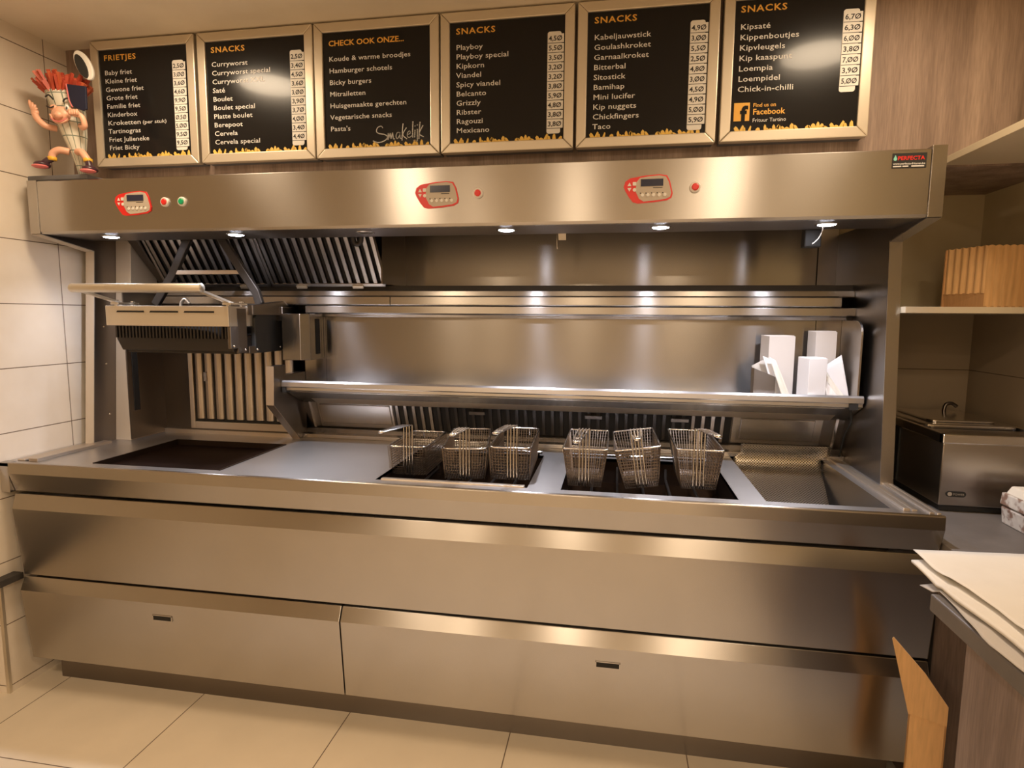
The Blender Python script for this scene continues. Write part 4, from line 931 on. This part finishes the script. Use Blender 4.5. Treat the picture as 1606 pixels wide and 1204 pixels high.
wavy_wall((0, 0), (0.20, 0), 0.205, amp=0.0006, nw=9).xf(Mx).build('front_wall', CARD, cbx)
wavy_wall((RT.x, RT.y), (0, 0), 0.205, 0.048, amp=0.0028, nw=6).xf(Mx).build('side_wall', CARD, cbx)
MB().add([(RT.x + 0.008, RT.y, 0), (0, 0, 0), (0.004, 0.002, 0), (RT.x + 0.012, RT.y, 0), (RT.x, RT.y, 0.05), (0, 0, 0.05), (0.004, 0.002, 0.05), (RT.x + 0.004, RT.y, 0.05)], [(0, 1, 5, 4), (3, 7, 6, 2), (0, 3, 2, 1), (4, 5, 6, 7), (1, 2, 6, 5), (0, 4, 7, 3)]).xf(Mx).build('base_band', CARD_IN, cbx)
wavy_wall((0.20, RT.y), (RT.x, RT.y), 0.205, amp=0.0006, nw=9).xf(Mx).build('rear_wall', CARD_IN, cbx)
MB().add([(RT.x, RT.y, 0.002), (0, 0, 0.002), (0.2, 0, 0.002), (0.2, RT.y, 0.002), (RT.x, RT.y, 0.005), (0, 0, 0.005), (0.2, 0, 0.005), (0.2, RT.y, 0.005)], [(0, 1, 2, 3), (4, 5, 6, 7), (0, 1, 5, 4), (1, 2, 6, 5), (2, 3, 7, 6), (3, 0, 4, 7)]).xf(Mx).build('box_bottom', CARD_IN, cbx)
# cardboard box on the floor
fbx = thing('cardboard_box', 'narrow brown cardboard carton with raised pointed flap standing on the floor', 'box', (3.09, -0.10, 0))
FBM = Matrix.Translation((3.028, -0.15, 0)) @ Matrix.Rotation(-0.47, 4, 'Z')
fbm = MB(); X1, Y1, H = 0.085, 0.036, 0.465
for a in ((0, X1, 0, 0.004), (0, X1, Y1 - 0.004, Y1), (0, 0.004, 0, Y1), (X1 - 0.004, X1, 0, Y1)): fbm.box(*a, 0, H - 0.055)
fbm.box(0, X1, 0, Y1, 0, 0.004); fbm.xf(FBM).build('carton', CARD, fbx)
flp = MB(); fl_ = [(0, H - 0.07), (X1, H - 0.07), (X1, H - 0.018), (0.03, H + 0.055), (-0.047, H + 0.133), (-0.050, H + 0.128)]
flp.slab(fl_, -0.0045, -0.0005); flp.xf(FBM).build('raised_flap', CARD, fbx)
# paper sheets on the serving counter
def sheet_pile(name, label, corners, z, m_, droop, amp, th, seed, group):
    """wavy sheet; corners = far-left, far-right, near-right, near-left in XY; the left edge hangs by droop"""
    A, B_, C_, D_ = [Vector((*p, 0)) for p in corners]; mb = MB(); nu, nv = 14, 30; rnd = random.Random(seed); ph = rnd.uniform(0, 6)
    for j in range(nv + 1):
        v = j / nv
        for i in range(nu + 1):
            u = (i / nu) ** 1.6
            p = (A * (1 - u) + B_ * u) * (1 - v) + (D_ * (1 - u) + C_ * u) * v
            e = max(0, 1 - u / 0.22)
            wv = amp * e * (math.sin(v * 17 + ph) + 0.5 * math.sin(v * 37 + ph * 2))
            x_ = p.x + 0.006 * e * math.sin(v * 14 + ph)
            over = max(0.0, min(1.0, (2.893 - x_) / 0.022)) if p.y < -0.465 else e
            if p.y < -0.465 and x_ > 2.89: wv = abs(wv)
            mb.v.append((x_, p.y, z + wv - droop * over + amp * 0.3 * (1 + math.sin(u * 7 + v * 9))))
    for j in range(nv):
        for i in range(nu):
            a = j * (nu + 1) + i; mb.f.append((a, a + 1, a + nu + 2, a + nu + 1)); mb.m.append(0)
    o = mb.build(name, m_, None, smooth=True); s_ = o.modifiers.new('thick', 'SOLIDIFY'); s_.thickness = th; s_.offset = 0
    return tag(o, label, 'paper', group)
PG = 'wrapping paper on the serving counter'
sheet_pile('paper_sheet', 'lowest greyish paper sheet sagging over the counter edge', [(2.908, -0.405), (3.5, -0.30), (3.5, -1.1), (2.880, -1.1)], 0.8785, PAPERG, 0.012, 0.003, 0.0015, 2, PG)
sheet_pile('paper_sheet', 'folded cream paper bundle with thick pale edge in the middle of the pile', [(2.915, -0.325), (3.45, -0.25), (3.45, -1.1), (2.922, -1.1)], 0.8915, PAPER, 0.004, 0.001, 0.006, 4, PG)
sheet_pile('paper_sheet', 'large cream top sheet with a wavy edge on the pile', [(2.935, -0.295), (3.62, -0.225), (3.62, -1.1), (2.970, -1.1)], 0.902, PAPER, -0.003, 0.004, 0.0012, 9, PG)
# dark ledge at the left
lg_ = MB().box(-0.6, -0.002, -0.75, 0.024, 0.443, 0.468).build('ledge_board', DARKST, None, 0.002); tag(lg_, 'dark ledge board at the left end of the range', 'ledge')

# ================================================================ CEILING LAMPS
for i, (x, y, p) in enumerate(CEIL_LAMPS):
    where = ['near the left menu boards', 'near the right menu boards', 'over the left of the customer area', 'over the right of the customer area', 'in the middle of the customer area', 'added to brighten the rear wall on the left', 'added to brighten the rear wall on the right'][i]
    t = thing('ceiling_lamp', 'round warm ceiling lamp ' + where, 'ceiling lamp', (x, y, CZ), 'ceiling lamps')
    MB().lathe([(0.16, CZ), (0.16, CZ - 0.02), (0.145, CZ - 0.028), (0.14, CZ - 0.02)], (x, y, 0), 32).build('lamp_ring', ALU, t, smooth=False)
    MB().lathe([(0.14, CZ - 0.012), (0.14, CZ - 0.02), (0.07, CZ - 0.024), (0.005, CZ - 0.025)], (x, y, 0), 32).build('lamp_diffuser', LAMPM, t, smooth=True)
    l = bpy.data.lights.new('lamp_light', 'AREA'); l.shape = 'DISK'; l.size = 0.27; l.energy = p; l.color = WARM
    o = bpy.data.objects.new('lamp_light', l); COL.objects.link(o); o.parent = t; o.location = (0, 0, -0.032)
